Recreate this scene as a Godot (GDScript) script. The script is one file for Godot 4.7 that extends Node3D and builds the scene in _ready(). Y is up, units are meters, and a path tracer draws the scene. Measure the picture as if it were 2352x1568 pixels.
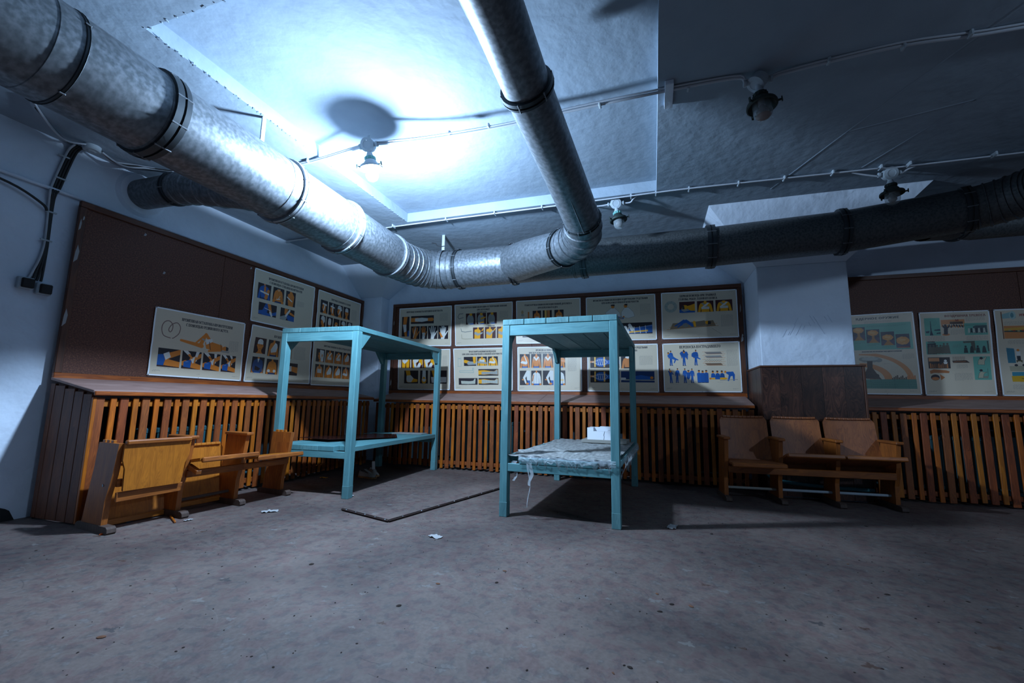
extends Node3D

var M := {}
var used := {}
var rng := RandomNumberGenerator.new()

func _ready():
	rng.seed = 77
	# ---------- camera, light, exposure ----------
	var cam := Camera3D.new()
	cam.name = "camera"
	cam.transform = Transform3D(Basis(Vector3(0.95123345, 0.01638251, -0.30803659), Vector3(0.02702289, 0.99032412, 0.1361172), Vector3(0.30728601, -0.13780327, 0.94158673)).orthonormalized(), Vector3(0, 0.87, 0))
	cam.fov = 76.3635
	cam.near = 0.05
	cam.far = 60.0
	add_child(cam)
	var env := Environment.new()
	env.background_mode = Environment.BG_COLOR
	env.background_color = Color(0, 0, 0)
	env.tonemap_mode = Environment.TONE_MAPPER_LINEAR
	env.tonemap_exposure = 1.0
	env.sdfgi_enabled = true
	env.ssao_enabled = true
	env.ssil_enabled = true
	var we := WorldEnvironment.new()
	we.name = "world_environment"
	we.environment = env
	add_child(we)
	make_materials()
	build_room()
	build_boards()
	build_posters()
	build_radiator_covers()
	build_ducts()
	build_lamps()
	build_cables()
	build_bunks()
	build_seats()
	build_floor_things()

# lamps: warm-up values used by build_lamps()
const LIGHT_COLOR := Color(0.745, 0.865, 1.0)
const MAIN_ENERGY := 11.8
const SIDE_ENERGY := 2.8

# ---------- naming and tagging ----------
func numbered(called: String) -> String:
	var n: int = used.get(called, 0)
	used[called] = n + 1
	return called if n == 0 else "%s_%03d" % [called, n]

func tag(o: Node3D, label: String, category: String, group := "") -> Node3D:
	o.set_meta("label", label)
	if category != "":
		o.set_meta("category", category)
	if group != "":
		o.set_meta("group", group)
	return o

func thing(called: String, label: String, category: String, at := Vector3.ZERO, turn := 0.0, group := "") -> Node3D:
	var o := Node3D.new()
	o.name = numbered(called)
	add_child(o)
	o.position = at
	o.rotation.y = turn
	tag(o, label, category, group)
	return o

func part(called: String, mesh: Mesh, mat: Material, parent: Node3D = null, xf := Transform3D.IDENTITY) -> MeshInstance3D:
	var o := MeshInstance3D.new()
	o.mesh = mesh
	o.material_override = mat
	o.transform = xf
	if parent == null or parent == self:
		o.name = numbered(called)
		add_child(o)
	else:
		o.name = called
		parent.add_child(o, true)
	return o

func structure(called: String, mesh: Mesh, mat: Material, label := "") -> MeshInstance3D:
	var o := part(called, mesh, mat)
	o.set_meta("kind", "structure")
	if label != "":
		o.set_meta("label", label)
	return o

# ---------- mesh helpers ----------
func mb() -> SurfaceTool:
	var st := SurfaceTool.new()
	st.begin(Mesh.PRIMITIVE_TRIANGLES)
	return st

func tri(st: SurfaceTool, p: Array, n: Array, u: Array) -> void:
	var order := [0, 1, 2]
	var nm: Vector3 = n[0] + n[1] + n[2]
	if (p[1] - p[0]).cross(p[2] - p[0]).dot(nm) > 0.0:
		order = [0, 2, 1]
	for i in order:
		st.set_normal(n[i])
		st.set_uv(u[i])
		st.add_vertex(p[i])

func face(st: SurfaceTool, pts: Array, n: Vector3, uvs: Array) -> void:
	for i in range(1, pts.size() - 1):
		tri(st, [pts[0], pts[i], pts[i + 1]], [n, n, n], [uvs[0], uvs[i], uvs[i + 1]])

func bbox(st: SurfaceTool, sz: Vector3, xf := Transform3D.IDENTITY, b := 0.003, uo := Vector2.ZERO, us := 0.25, vs := 1.0) -> void:
	var h := sz * 0.5
	b = minf(b, minf(h.x, minf(h.y, h.z)) * 0.45)
	var long := 0
	for i in 3:
		if sz[i] > sz[long]:
			long = i
	var uvof := func(p: Vector3, a: int) -> Vector2:
		var o1 := (a + 1) % 3
		var o2 := (a + 2) % 3
		if a == long:
			return Vector2(p[o1] / us, p[o2] / us * 0.3) + uo
		var other := o1 if o2 == long else o2
		return Vector2((p[other] + 0.37 * a) / us, p[long] / vs) + uo
	var bas := xf.basis
	for a in 3:
		var i := (a + 1) % 3
		var j := (a + 2) % 3
		for s in [-1.0, 1.0]:
			var n := Vector3.ZERO
			n[a] = s
			var pts := []
			var uvs := []
			for c in [[-1, -1], [1, -1], [1, 1], [-1, 1]]:
				var p := Vector3.ZERO
				p[a] = s * h[a]
				p[i] = c[0] * (h[i] - b)
				p[j] = c[1] * (h[j] - b)
				uvs.append(uvof.call(p, a))
				pts.append(xf * p)
			face(st, pts, (bas * n).normalized(), uvs)
	if b <= 0.0:
		return
	for a in 3:   # edges running along axis a
		var i := (a + 1) % 3
		var j := (a + 2) % 3
		for si in [-1.0, 1.0]:
			for sj in [-1.0, 1.0]:
				var pts := []
				var uvs := []
				for c in [[-1, 0], [1, 0], [1, 1], [-1, 1]]:
					var p := Vector3.ZERO
					p[a] = c[0] * (h[a] - b)
					p[i] = si * (h[i] - (b if c[1] == 1 else 0.0))
					p[j] = sj * (h[j] - (0.0 if c[1] == 1 else b))
					uvs.append(uvof.call(p, i))
					pts.append(xf * p)
				var n := Vector3.ZERO
				n[i] = si
				n[j] = sj
				face(st, pts, (bas * n).normalized(), uvs)
	for sx in [-1.0, 1.0]:
		for sy in [-1.0, 1.0]:
			for sz2 in [-1.0, 1.0]:
				var n := Vector3(sx, sy, sz2)
				var pts := []
				var uvs := []
				for k in 3:
					var p := Vector3(sx * (h.x - b), sy * (h.y - b), sz2 * (h.z - b))
					p[k] = n[k] * h[k]
					uvs.append(uvof.call(p, 0))
					pts.append(xf * p)
				face(st, pts, (bas * n).normalized(), uvs)

func box(sz: Vector3, at := Vector3.ZERO, b := 0.003, uo := Vector2.ZERO, us := 0.25, vs := 1.0) -> ArrayMesh:
	var st := mb()
	bbox(st, sz, Transform3D(Basis.IDENTITY, at), b, uo, us, vs)
	return st.commit()

# box between two corners
func span(a: Vector3, c: Vector3, b := 0.0) -> ArrayMesh:
	return box((c - a).abs(), (a + c) * 0.5, b)

func stick(st: SurfaceTool, a: Vector3, c: Vector3, w: float, t: float, up := Vector3.UP, b := 0.002, uo := Vector2.ZERO) -> void:
	var y := (c - a).normalized()
	if absf(y.dot(up)) > 0.98:
		up = Vector3.RIGHT
	var x := up.cross(y).normalized()
	var z := x.cross(y)
	bbox(st, Vector3(w, a.distance_to(c), t), Transform3D(Basis(x, y, z), (a + c) * 0.5), b, uo)

func rnd() -> Vector2:
	return Vector2(rng.randf(), rng.randf())

# swept tube; radii one per station
func tube(st: SurfaceTool, pts: Array, radii: Array, sides := 20, caps := true, us := 0.6, vs := 0.6) -> void:
	var rings := []
	var norms := []
	var dists := []
	var x := Vector3.ZERO
	var d := 0.0
	for k in pts.size():
		var t: Vector3
		if k == 0:
			t = pts[1] - pts[0]
		elif k == pts.size() - 1:
			t = pts[k] - pts[k - 1]
		else:
			t = (pts[k + 1] - pts[k]).normalized() + (pts[k] - pts[k - 1]).normalized()
		t = t.normalized()
		if k == 0:
			x = t.cross(Vector3.UP)
			if x.length() < 0.1:
				x = t.cross(Vector3.RIGHT)
		else:
			d += pts[k].distance_to(pts[k - 1])
		x = (x - t * x.dot(t)).normalized()
		var y := t.cross(x)
		var ring := []
		var nr := []
		for i in sides + 1:
			var a := TAU * i / sides
			var n := x * cos(a) + y * sin(a)
			ring.append(pts[k] + n * radii[k])
			nr.append(n)
		rings.append(ring)
		norms.append(nr)
		dists.append(d)
	for k in pts.size() - 1:
		var cut: bool = pts[k].distance_to(pts[k + 1]) < 0.0005
		for i in sides:
			var q := [rings[k][i], rings[k][i + 1], rings[k + 1][i + 1], rings[k + 1][i]]
			var n := [norms[k][i], norms[k][i + 1], norms[k + 1][i + 1], norms[k + 1][i]]
			if cut or absf(radii[k] - radii[k + 1]) > 0.7 * pts[k].distance_to(pts[k + 1]):
				var fn: Vector3 = (q[1] - q[0]).cross(q[3] - q[0])
				if fn.length() < 1e-9:
					fn = (q[2] - q[1]).cross(q[3] - q[1])
				fn = fn.normalized()
				if radii[k] < radii[k + 1]:
					fn = fn if fn.dot(pts[k + 1] - pts[k]) < 0 else -fn
				else:
					fn = fn if fn.dot(pts[k + 1] - pts[k]) > 0 else -fn
				n = [fn, fn, fn, fn]
			var r0: float = radii[k]
			var u := []
			for c in [[i, dists[k]], [i + 1, dists[k]], [i + 1, dists[k + 1]], [i, dists[k + 1]]]:
				u.append(Vector2(TAU * c[0] / sides * 0.2 / us, c[1] / vs))
			tri(st, [q[0], q[1], q[2]], [n[0], n[1], n[2]], [u[0], u[1], u[2]])
			tri(st, [q[0], q[2], q[3]], [n[0], n[2], n[3]], [u[0], u[2], u[3]])
	if caps:
		for e in [0, pts.size() - 1]:
			var n: Vector3 = (pts[0] - pts[1]).normalized() if e == 0 else (pts[e] - pts[e - 1]).normalized()
			var ring: Array = rings[e].slice(0, sides)
			var uv := []
			for p in ring:
				uv.append(Vector2(p.x + p.z, p.y))
			face(st, ring, n, uv)

func pipe(pts: Array, r, sides := 20, caps := true) -> ArrayMesh:
	var st := mb()
	var rr := []
	for k in pts.size():
		rr.append(r[k] if r is Array else r)
	tube(st, pts, rr, sides, caps)
	return st.commit()

# a smooth curve through points
func curve(pts: Array, steps := 6) -> Array:
	var out := []
	for k in pts.size() - 1:
		var p0: Vector3 = pts[maxi(k - 1, 0)]
		var p3: Vector3 = pts[mini(k + 2, pts.size() - 1)]
		for i in steps:
			out.append((pts[k] as Vector3).cubic_interpolate(pts[k + 1], p0, p3, float(i) / steps))
	out.append(pts[-1])
	return out

# turned shape round y: profile of Vector2(radius, height), sharp corners kept flat
func lathe(st: SurfaceTool, prof: Array, seg := 20, xf := Transform3D.IDENTITY) -> void:
	for k in prof.size() - 1:
		var a: Vector2 = prof[k]
		var c: Vector2 = prof[k + 1]
		if a.distance_to(c) < 1e-5:
			continue
		var d := (c - a).normalized()
		var n2 := Vector2(d.y, -d.x)
		for i in seg:
			var q := []
			var n := []
			var u := []
			for e in [[a, i], [a, i + 1], [c, i + 1], [c, i]]:
				var an: float = TAU * e[1] / seg
				var v: Vector2 = e[0]
				q.append(xf * Vector3(cos(an) * v.x, v.y, sin(an) * v.x))
				n.append((xf.basis * Vector3(cos(an) * n2.x, n2.y, sin(an) * n2.x)).normalized())
				u.append(Vector2(an / TAU, v.y * 2.0))
			if a.x > 1e-5:
				tri(st, [q[0], q[1], q[2]], [n[0], n[1], n[2]], [u[0], u[1], u[2]])
			if c.x > 1e-5:
				tri(st, [q[0], q[2], q[3]], [n[0], n[2], n[3]], [u[0], u[2], u[3]])

func turned(prof: Array, seg := 20, xf := Transform3D.IDENTITY) -> ArrayMesh:
	var st := mb()
	lathe(st, prof, seg, xf)
	return st.commit()

# flat outline (x, y) given thickness along z
func prism(st: SurfaceTool, poly: PackedVector2Array, t: float, xf := Transform3D.IDENTITY, uo := Vector2.ZERO, us := 0.25, vs := 1.0) -> void:
	var idx := Geometry2D.triangulate_polygon(poly)
	for s in [-1.0, 1.0]:
		var n: Vector3 = (xf.basis * Vector3(0, 0, s)).normalized()
		for k in range(0, idx.size(), 3):
			var p := []
			var u := []
			for m in 3:
				var v := poly[idx[k + m]]
				p.append(xf * Vector3(v.x, v.y, s * t * 0.5))
				u.append(Vector2(v.x / us, v.y / vs) + uo)
			tri(st, p, [n, n, n], u)
	var ccw := not Geometry2D.is_polygon_clockwise(poly)
	for k in poly.size():
		var a := poly[k]
		var c := poly[(k + 1) % poly.size()]
		if a.distance_to(c) < 1e-6:
			continue
		var d := (c - a).normalized()
		var n2 := Vector2(d.y, -d.x) if ccw else Vector2(-d.y, d.x)
		var n: Vector3 = (xf.basis * Vector3(n2.x, n2.y, 0)).normalized()
		face(st, [xf * Vector3(a.x, a.y, -t * 0.5), xf * Vector3(c.x, c.y, -t * 0.5), xf * Vector3(c.x, c.y, t * 0.5), xf * Vector3(a.x, a.y, t * 0.5)], n,
			[Vector2(0, a.y / vs) + uo, Vector2(0, c.y / vs) + uo, Vector2(t / us, c.y / vs) + uo, Vector2(t / us, a.y / vs) + uo])

func cut(poly: Array, t: float, xf := Transform3D.IDENTITY, uo := Vector2.ZERO) -> ArrayMesh:
	var st := mb()
	prism(st, PackedVector2Array(poly), t, xf, uo)
	return st.commit()

# closed solid from eight corners: bottom four then top four, both in the same turn
func hexa(st: SurfaceTool, p: Array) -> void:
	var c := Vector3.ZERO
	for v in p:
		c += v / 8.0
	for f in [[0, 1, 2, 3], [4, 5, 6, 7], [0, 1, 5, 4], [1, 2, 6, 5], [2, 3, 7, 6], [3, 0, 4, 7]]:
		var q := [p[f[0]], p[f[1]], p[f[2]], p[f[3]]]
		var n: Vector3 = (q[2] - q[0]).cross(q[3] - q[1]).normalized()
		if n.dot((q[0] + q[2]) * 0.5 - c) < 0:
			n = -n
		var uv := []
		for v in q:
			uv.append(Vector2(v.x + v.z, v.y))
		face(st, q, n, uv)

# ---------- materials ----------
func mat(c: Color, rough := 0.7, metal := 0.0) -> StandardMaterial3D:
	var m := StandardMaterial3D.new()
	m.albedo_color = c
	m.roughness = rough
	m.metallic = metal
	return m

func noise(seed_: int, freq: float, oct := 4, kind := FastNoiseLite.TYPE_SIMPLEX_SMOOTH) -> FastNoiseLite:
	var n := FastNoiseLite.new()
	n.seed = seed_
	n.frequency = freq
	n.noise_type = kind
	n.fractal_type = FastNoiseLite.FRACTAL_FBM
	n.fractal_octaves = oct
	return n

func ramp(stops: Array) -> Gradient:
	var g := Gradient.new()
	var o := PackedFloat32Array()
	var c := PackedColorArray()
	for s in stops:
		o.append(s[0])
		c.append(s[1])
	g.offsets = o
	g.colors = c
	return g

func noise_tex(n: FastNoiseLite, size: int, stops: Array) -> NoiseTexture2D:
	var t := NoiseTexture2D.new()
	t.noise = n
	t.width = size
	t.height = size
	t.seamless = true
	t.color_ramp = ramp(stops)
	t.generate_mipmaps = false
	return t

func bump_tex(n: FastNoiseLite, size: int, strength: float) -> NoiseTexture2D:
	var t := NoiseTexture2D.new()
	t.noise = n
	t.width = size
	t.height = size
	t.seamless = true
	t.as_normal_map = true
	t.bump_strength = strength
	t.generate_mipmaps = false
	return t

# wood: long grain along v, growth arches here and there
func wood_tex(seed_: int, dark: Color, light: Color, streak := 1.0, arch := 0.5) -> ImageTexture:
	var w := 192
	var h := 512
	var im := Image.create(w, h, false, Image.FORMAT_RGB8)
	var n1 := noise(seed_, 1.0, 3)
	var n2 := noise(seed_ + 9, 1.0, 2)
	for y in h:
		for x in w:
			var fx := float(x) / w
			var fy := float(y) / h
			var warp := n2.get_noise_2d(fx * 3.0, fy * 2.2) * arch
			var g := n1.get_noise_2d((fx + warp * 0.25) * 26.0 * streak, fy * 1.6) * 0.5 + 0.5
			var fine := n1.get_noise_2d(fx * 120.0, fy * 9.0 + 40.0) * 0.25
			var rings := sin((fx * 5.0 + warp * 6.0) * TAU) * 0.12 * arch
			var k := clampf(g + fine + rings + n2.get_noise_2d(fx * 2.0 + 7.0, fy * 3.0) * 0.3, 0.0, 1.0)
			im.set_pixel(x, y, dark.lerp(light, k))
	return ImageTexture.create_from_image(im)

func tex_mat(t: Texture2D, rough := 0.6, tint := Color.WHITE) -> StandardMaterial3D:
	var m := mat(tint, rough)
	m.albedo_texture = t
	return m

func world_tri(m: StandardMaterial3D, s: float) -> StandardMaterial3D:
	m.uv1_triplanar = true
	m.uv1_world_triplanar = true
	m.uv1_scale = Vector3.ONE * s
	return m

func make_materials() -> void:
	var plaster_bump := bump_tex(noise(3, 0.018, 5), 512, 5.0)
	# whitewashed plaster
	var pl := mat(Color8(220, 231, 244), 0.9)
	pl.albedo_texture = noise_tex(noise(21, 0.006, 5), 512, [[0.0, Color(0.94, 0.945, 0.95)], [0.5, Color(0.975, 0.98, 0.985)], [1.0, Color(1, 1, 1)]])
	pl.normal_enabled = true
	pl.normal_texture = plaster_bump
	pl.normal_scale = 0.5
	M.plaster = world_tri(pl, 0.45)
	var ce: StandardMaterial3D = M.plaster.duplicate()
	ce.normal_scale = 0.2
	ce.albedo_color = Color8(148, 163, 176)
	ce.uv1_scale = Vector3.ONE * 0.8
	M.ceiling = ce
	M.dirt = world_tri(mat(Color8(38, 40, 42), 0.95), 1.0)
	M.floor = floor_material()
	# wood
	M.slat_light = []
	M.slat_dark = []
	for k in 3:
		M.slat_light.append(tex_mat(wood_tex(100 + k, Color8(134, 74, 12), Color8(198, 120, 24), 0.8, 0.35), 0.5, Color(1, 0.97 - 0.05 * k, 0.95 - 0.1 * k)))
		M.slat_dark.append(tex_mat(wood_tex(200 + k, Color8(100, 50, 20), Color8(160, 88, 36), 1.0, 0.7), 0.52, Color(1, 1 - 0.05 * k, 1 - 0.05 * k)))
	M.side_plank = tex_mat(wood_tex(231, Color8(74, 36, 17), Color8(120, 66, 34), 1.0, 0.6), 0.6)
	M.sill = tex_mat(wood_tex(240, Color8(122, 92, 84), Color8(168, 138, 128), 0.6, 0.3), 0.62)
	M.lip = tex_mat(wood_tex(241, Color8(108, 50, 18), Color8(180, 96, 34), 1.0, 0.3), 0.42)
	M.frame = tex_mat(wood_tex(242, Color8(64, 34, 20), Color8(104, 58, 32), 1.0, 0.3), 0.5)
	M.ply = tex_mat(wood_tex(250, Color8(150, 84, 20), Color8(198, 118, 32), 0.7, 0.8), 0.45)
	M.seat_ply = tex_mat(wood_tex(251, Color8(116, 62, 30), Color8(166, 96, 46), 0.8, 0.9), 0.5)
	M.seat_leg = tex_mat(wood_tex(252, Color8(118, 62, 22), Color8(176, 100, 34), 0.8, 0.5), 0.5)
	M.seat_foot = tex_mat(wood_tex(253, Color8(60, 46, 40), Color8(96, 76, 66), 1.0, 0.3), 0.7)
	M.veneer = []
	for k in 3:
		M.veneer.append(tex_mat(wood_tex(260 + k, Color8(36, 19, 14), Color8(94, 58, 43), 0.7, 1.3), 0.4, Color(1.0 - 0.12 * k, 1.0 - 0.12 * k, 1.0 - 0.12 * k)))
	# hardboard
	var hb := mat(Color.WHITE, 0.6)
	hb.albedo_texture = noise_tex(noise(31, 0.12, 5), 512, [[0.0, Color8(60, 32, 22)], [0.45, Color8(86, 47, 32)], [0.62, Color8(98, 56, 38)], [0.8, Color8(112, 70, 50)], [1.0, Color8(140, 100, 80)]])
	M.hardboard = world_tri(hb, 1.1)
	# painted bunk timber
	M.teal = []
	for k in 3:
		var t := tex_mat(wood_tex(300 + k, Color8(78, 130, 136), Color8(104, 156, 160), 0.5, 0.4), 0.55, Color(1.0 - 0.04 * k, 1.0 - 0.03 * k, 1.0 - 0.03 * k))
		M.teal.append(t)
	M.teal_end = tex_mat(wood_tex(304, Color8(66, 112, 118), Color8(102, 148, 150), 0.5, 0.8), 0.7)
	M.teal_pipe = mat(Color8(64, 140, 150), 0.5)
	M.radiator = mat(Color8(30, 76, 84), 0.55)
	# galvanised sheet
	var gv := mat(Color.WHITE, 0.46, 0.5)
	gv.albedo_texture = noise_tex(noise(41, 0.045, 5), 512, [[0.0, Color8(74, 80, 84)], [0.42, Color8(96, 103, 108)], [0.58, Color8(112, 118, 124)], [1.0, Color8(138, 144, 150)]])
	M.galv = world_tri(gv, 1.1)
	var gs := mat(Color.WHITE, 0.5, 0.4)
	gs.albedo_texture = noise_tex(noise(43, 0.06, 4), 512, [[0.0, Color8(44, 48, 50)], [0.3, Color8(66, 70, 72)], [0.5, Color8(84, 88, 90)], [1.0, Color8(98, 102, 104)]])
	M.galv_old = world_tri(gs, 1.3)
	M.flange = mat(Color8(62, 68, 72), 0.5, 0.7)
	M.flange_bright = mat(Color8(150, 156, 162), 0.45, 0.7)
	M.bolt = mat(Color8(120, 124, 128), 0.45, 0.8)
	# small things
	M.cable = mat(Color8(176, 182, 190), 0.75)
	M.cable_dark = mat(Color8(34, 36, 38), 0.6)
	M.fitting = mat(Color8(44, 56, 54), 0.55, 0.3)
	M.fitting_pale = mat(Color8(168, 180, 188), 0.75)
	M.gasket = mat(Color8(108, 168, 164), 0.7)
	var gl := mat(Color(0.75, 0.8, 0.82, 0.28), 0.08)
	gl.transparency = BaseMaterial3D.TRANSPARENCY_ALPHA
	M.glass = gl
	var gd := mat(Color(0.42, 0.38, 0.36, 0.75), 0.3)
	gd.transparency = BaseMaterial3D.TRANSPARENCY_ALPHA
	M.glass_dusty = gd
	M.rust = mat(Color8(110, 60, 38), 0.8)
	var em := mat(Color(1, 1, 1), 0.4)
	em.emission_enabled = true
	em.emission = Color(0.85, 0.94, 1.0)
	em.emission_energy_multiplier = 6.0
	M.glow = em
	M.foam = mat(Color8(236, 240, 246), 0.85)
	M.foil = mat(Color8(150, 156, 156), 0.32)
	M.card = mat(Color8(150, 148, 140), 0.85)
	var fm := mat(Color(0.8, 0.84, 0.86, 0.38), 0.26)
	fm.transparency = BaseMaterial3D.TRANSPARENCY_ALPHA
	M.film = fm
	M.dust_film = tex_mat(noise_tex(noise(51, 0.02, 5), 512, [[0.0, Color8(108, 112, 112)], [0.5, Color8(150, 152, 150)], [1.0, Color8(186, 188, 186)]]), 0.55)
	M.lacquer = mat(Color8(48, 26, 24), 0.16)
	M.shoe = mat(Color8(176, 176, 174), 0.8)
	M.sole = mat(Color8(170, 128, 84), 0.8)
	M.dark = mat(Color8(30, 30, 32), 0.8)
	M.crumb = mat(Color8(46, 34, 28), 0.95)
	M.rustcrumb = mat(Color8(110, 72, 50), 0.95)
	M.paper = mat(Color8(158, 158, 158), 0.85)
	M.yellow = mat(Color8(230, 160, 20), 0.7)
	M.orange = mat(Color8(220, 90, 20), 0.6)
	M.blue = mat(Color8(60, 140, 190), 0.5)
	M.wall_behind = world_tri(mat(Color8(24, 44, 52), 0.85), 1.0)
	var pt := mat(Color8(96, 74, 62), 0.75)
	pt.albedo_texture = M.dust_film.albedo_texture
	pt.albedo_color = Color8(178, 160, 156)
	M.plate = pt
	M.tin = mat(Color8(56, 40, 36), 0.6, 0.3)

func floor_material() -> StandardMaterial3D:
	var n := 1536
	var broad := noise(61, 2.5 / n, 4).get_seamless_image(n, n)
	var mid := noise(62, 55.0 / n, 5).get_seamless_image(n, n)
	var fine := noise(63, 150.0 / n, 4).get_seamless_image(n, n)
	var paint := noise(64, 34.0 / n, 6).get_seamless_image(n, n)
	var b0 := broad.get_data()
	var b1 := mid.get_data()
	var b2 := fine.get_data()
	var b3 := paint.get_data()
	var data := PackedByteArray()
	data.resize(n * n * 3)
	for i in n * n:
		var a := b0[i] / 255.0
		var m := b1[i] / 255.0
		var f := b2[i] / 255.0
		var p := b3[i] / 255.0
		# dusty grey screed, worn red-brown paint, bluish dark scuffs
		var r := 128.0 + 60.0 * (a - 0.5) + 26.0 * (f - 0.5)
		var g := 118.0 + 56.0 * (a - 0.5) + 26.0 * (f - 0.5)
		var b := 112.0 + 50.0 * (a - 0.5) + 26.0 * (f - 0.5)
		var red := smoothstep(0.48, 0.62, p + 0.25 * (f - 0.5))
		r += red * -4.0
		g += red * -12.0
		b += red * -10.0
		var scuff := smoothstep(0.55, 0.68, m + 0.3 * (f - 0.5))
		r -= scuff * 17.0
		g -= scuff * 12.0
		b -= scuff * 9.0
		var pale := smoothstep(0.70, 0.74, m * 0.5 + (1.0 - p) * 0.5 + 0.16 * (f - 0.5))
		r += pale * 16.0
		g += pale * 19.0
		b += pale * 20.0
		data[i * 3] = clampi(int(r * 0.76), 0, 255)
		data[i * 3 + 1] = clampi(int(g * 0.715), 0, 255)
		data[i * 3 + 2] = clampi(int(b * 0.705), 0, 255)
	# scratches, scuffed arcs and chips of bare screed
	var im := Image.create_from_data(n, n, false, Image.FORMAT_RGB8, data)
	for k in 520:
		var x := rng.randf() * n
		var y := rng.randf() * n
		var an := rng.randf_range(-0.5, 0.5)
		var ln := rng.randf_range(8, 70)
		var pale: bool = rng.randf() < 0.55
		var bend := rng.randf_range(-0.02, 0.02)
		for s in int(ln):
			var px := posmod(int(x), n)
			var py := posmod(int(y), n)
			var c := im.get_pixel(px, py)
			im.set_pixel(px, py, c.lerp(Color8(120, 116, 112) if pale else Color8(38, 34, 34), 0.4))
			x += cos(an)
			y += sin(an)
			an += bend
	for k in 160:
		var x := rng.randf() * n
		var y := rng.randf() * n
		var rad := rng.randf_range(1.0, 6.5)
		var tone := Color8(122, 120, 116) if rng.randf() < 0.5 else (Color8(66, 40, 28) if rng.randf() < 0.4 else Color8(46, 45, 47))
		var ph := rng.randf() * TAU
		for dy in range(-12, 13):
			for dx in range(-18, 19):
				var an := atan2(dy, dx)
				var lim := rad * (1.0 + 0.4 * sin(an * 3.0 + ph) + 0.25 * sin(an * 7.0 + ph * 2.0))
				if Vector2(dx * 0.6, dy).length() < lim:
					var px := posmod(int(x) + dx, n)
					var py := posmod(int(y) + dy, n)
					im.set_pixel(px, py, im.get_pixel(px, py).lerp(tone, 0.6))
	var m := mat(Color.WHITE, 0.72)
	m.albedo_texture = ImageTexture.create_from_image(im)
	fine.bump_map_to_normal_map(2.0)
	m.normal_enabled = true
	m.normal_texture = ImageTexture.create_from_image(fine)
	m.normal_scale = 0.35
	world_tri(m, 1.0 / 4.0)
	return m

# ---------- the room ----------
const S := 2.8      # underside of the slab
const R := 2.9      # ceiling of the shallow coffer
const WL := -4.28   # left wall
const WB := -5.72   # back wall

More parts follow.
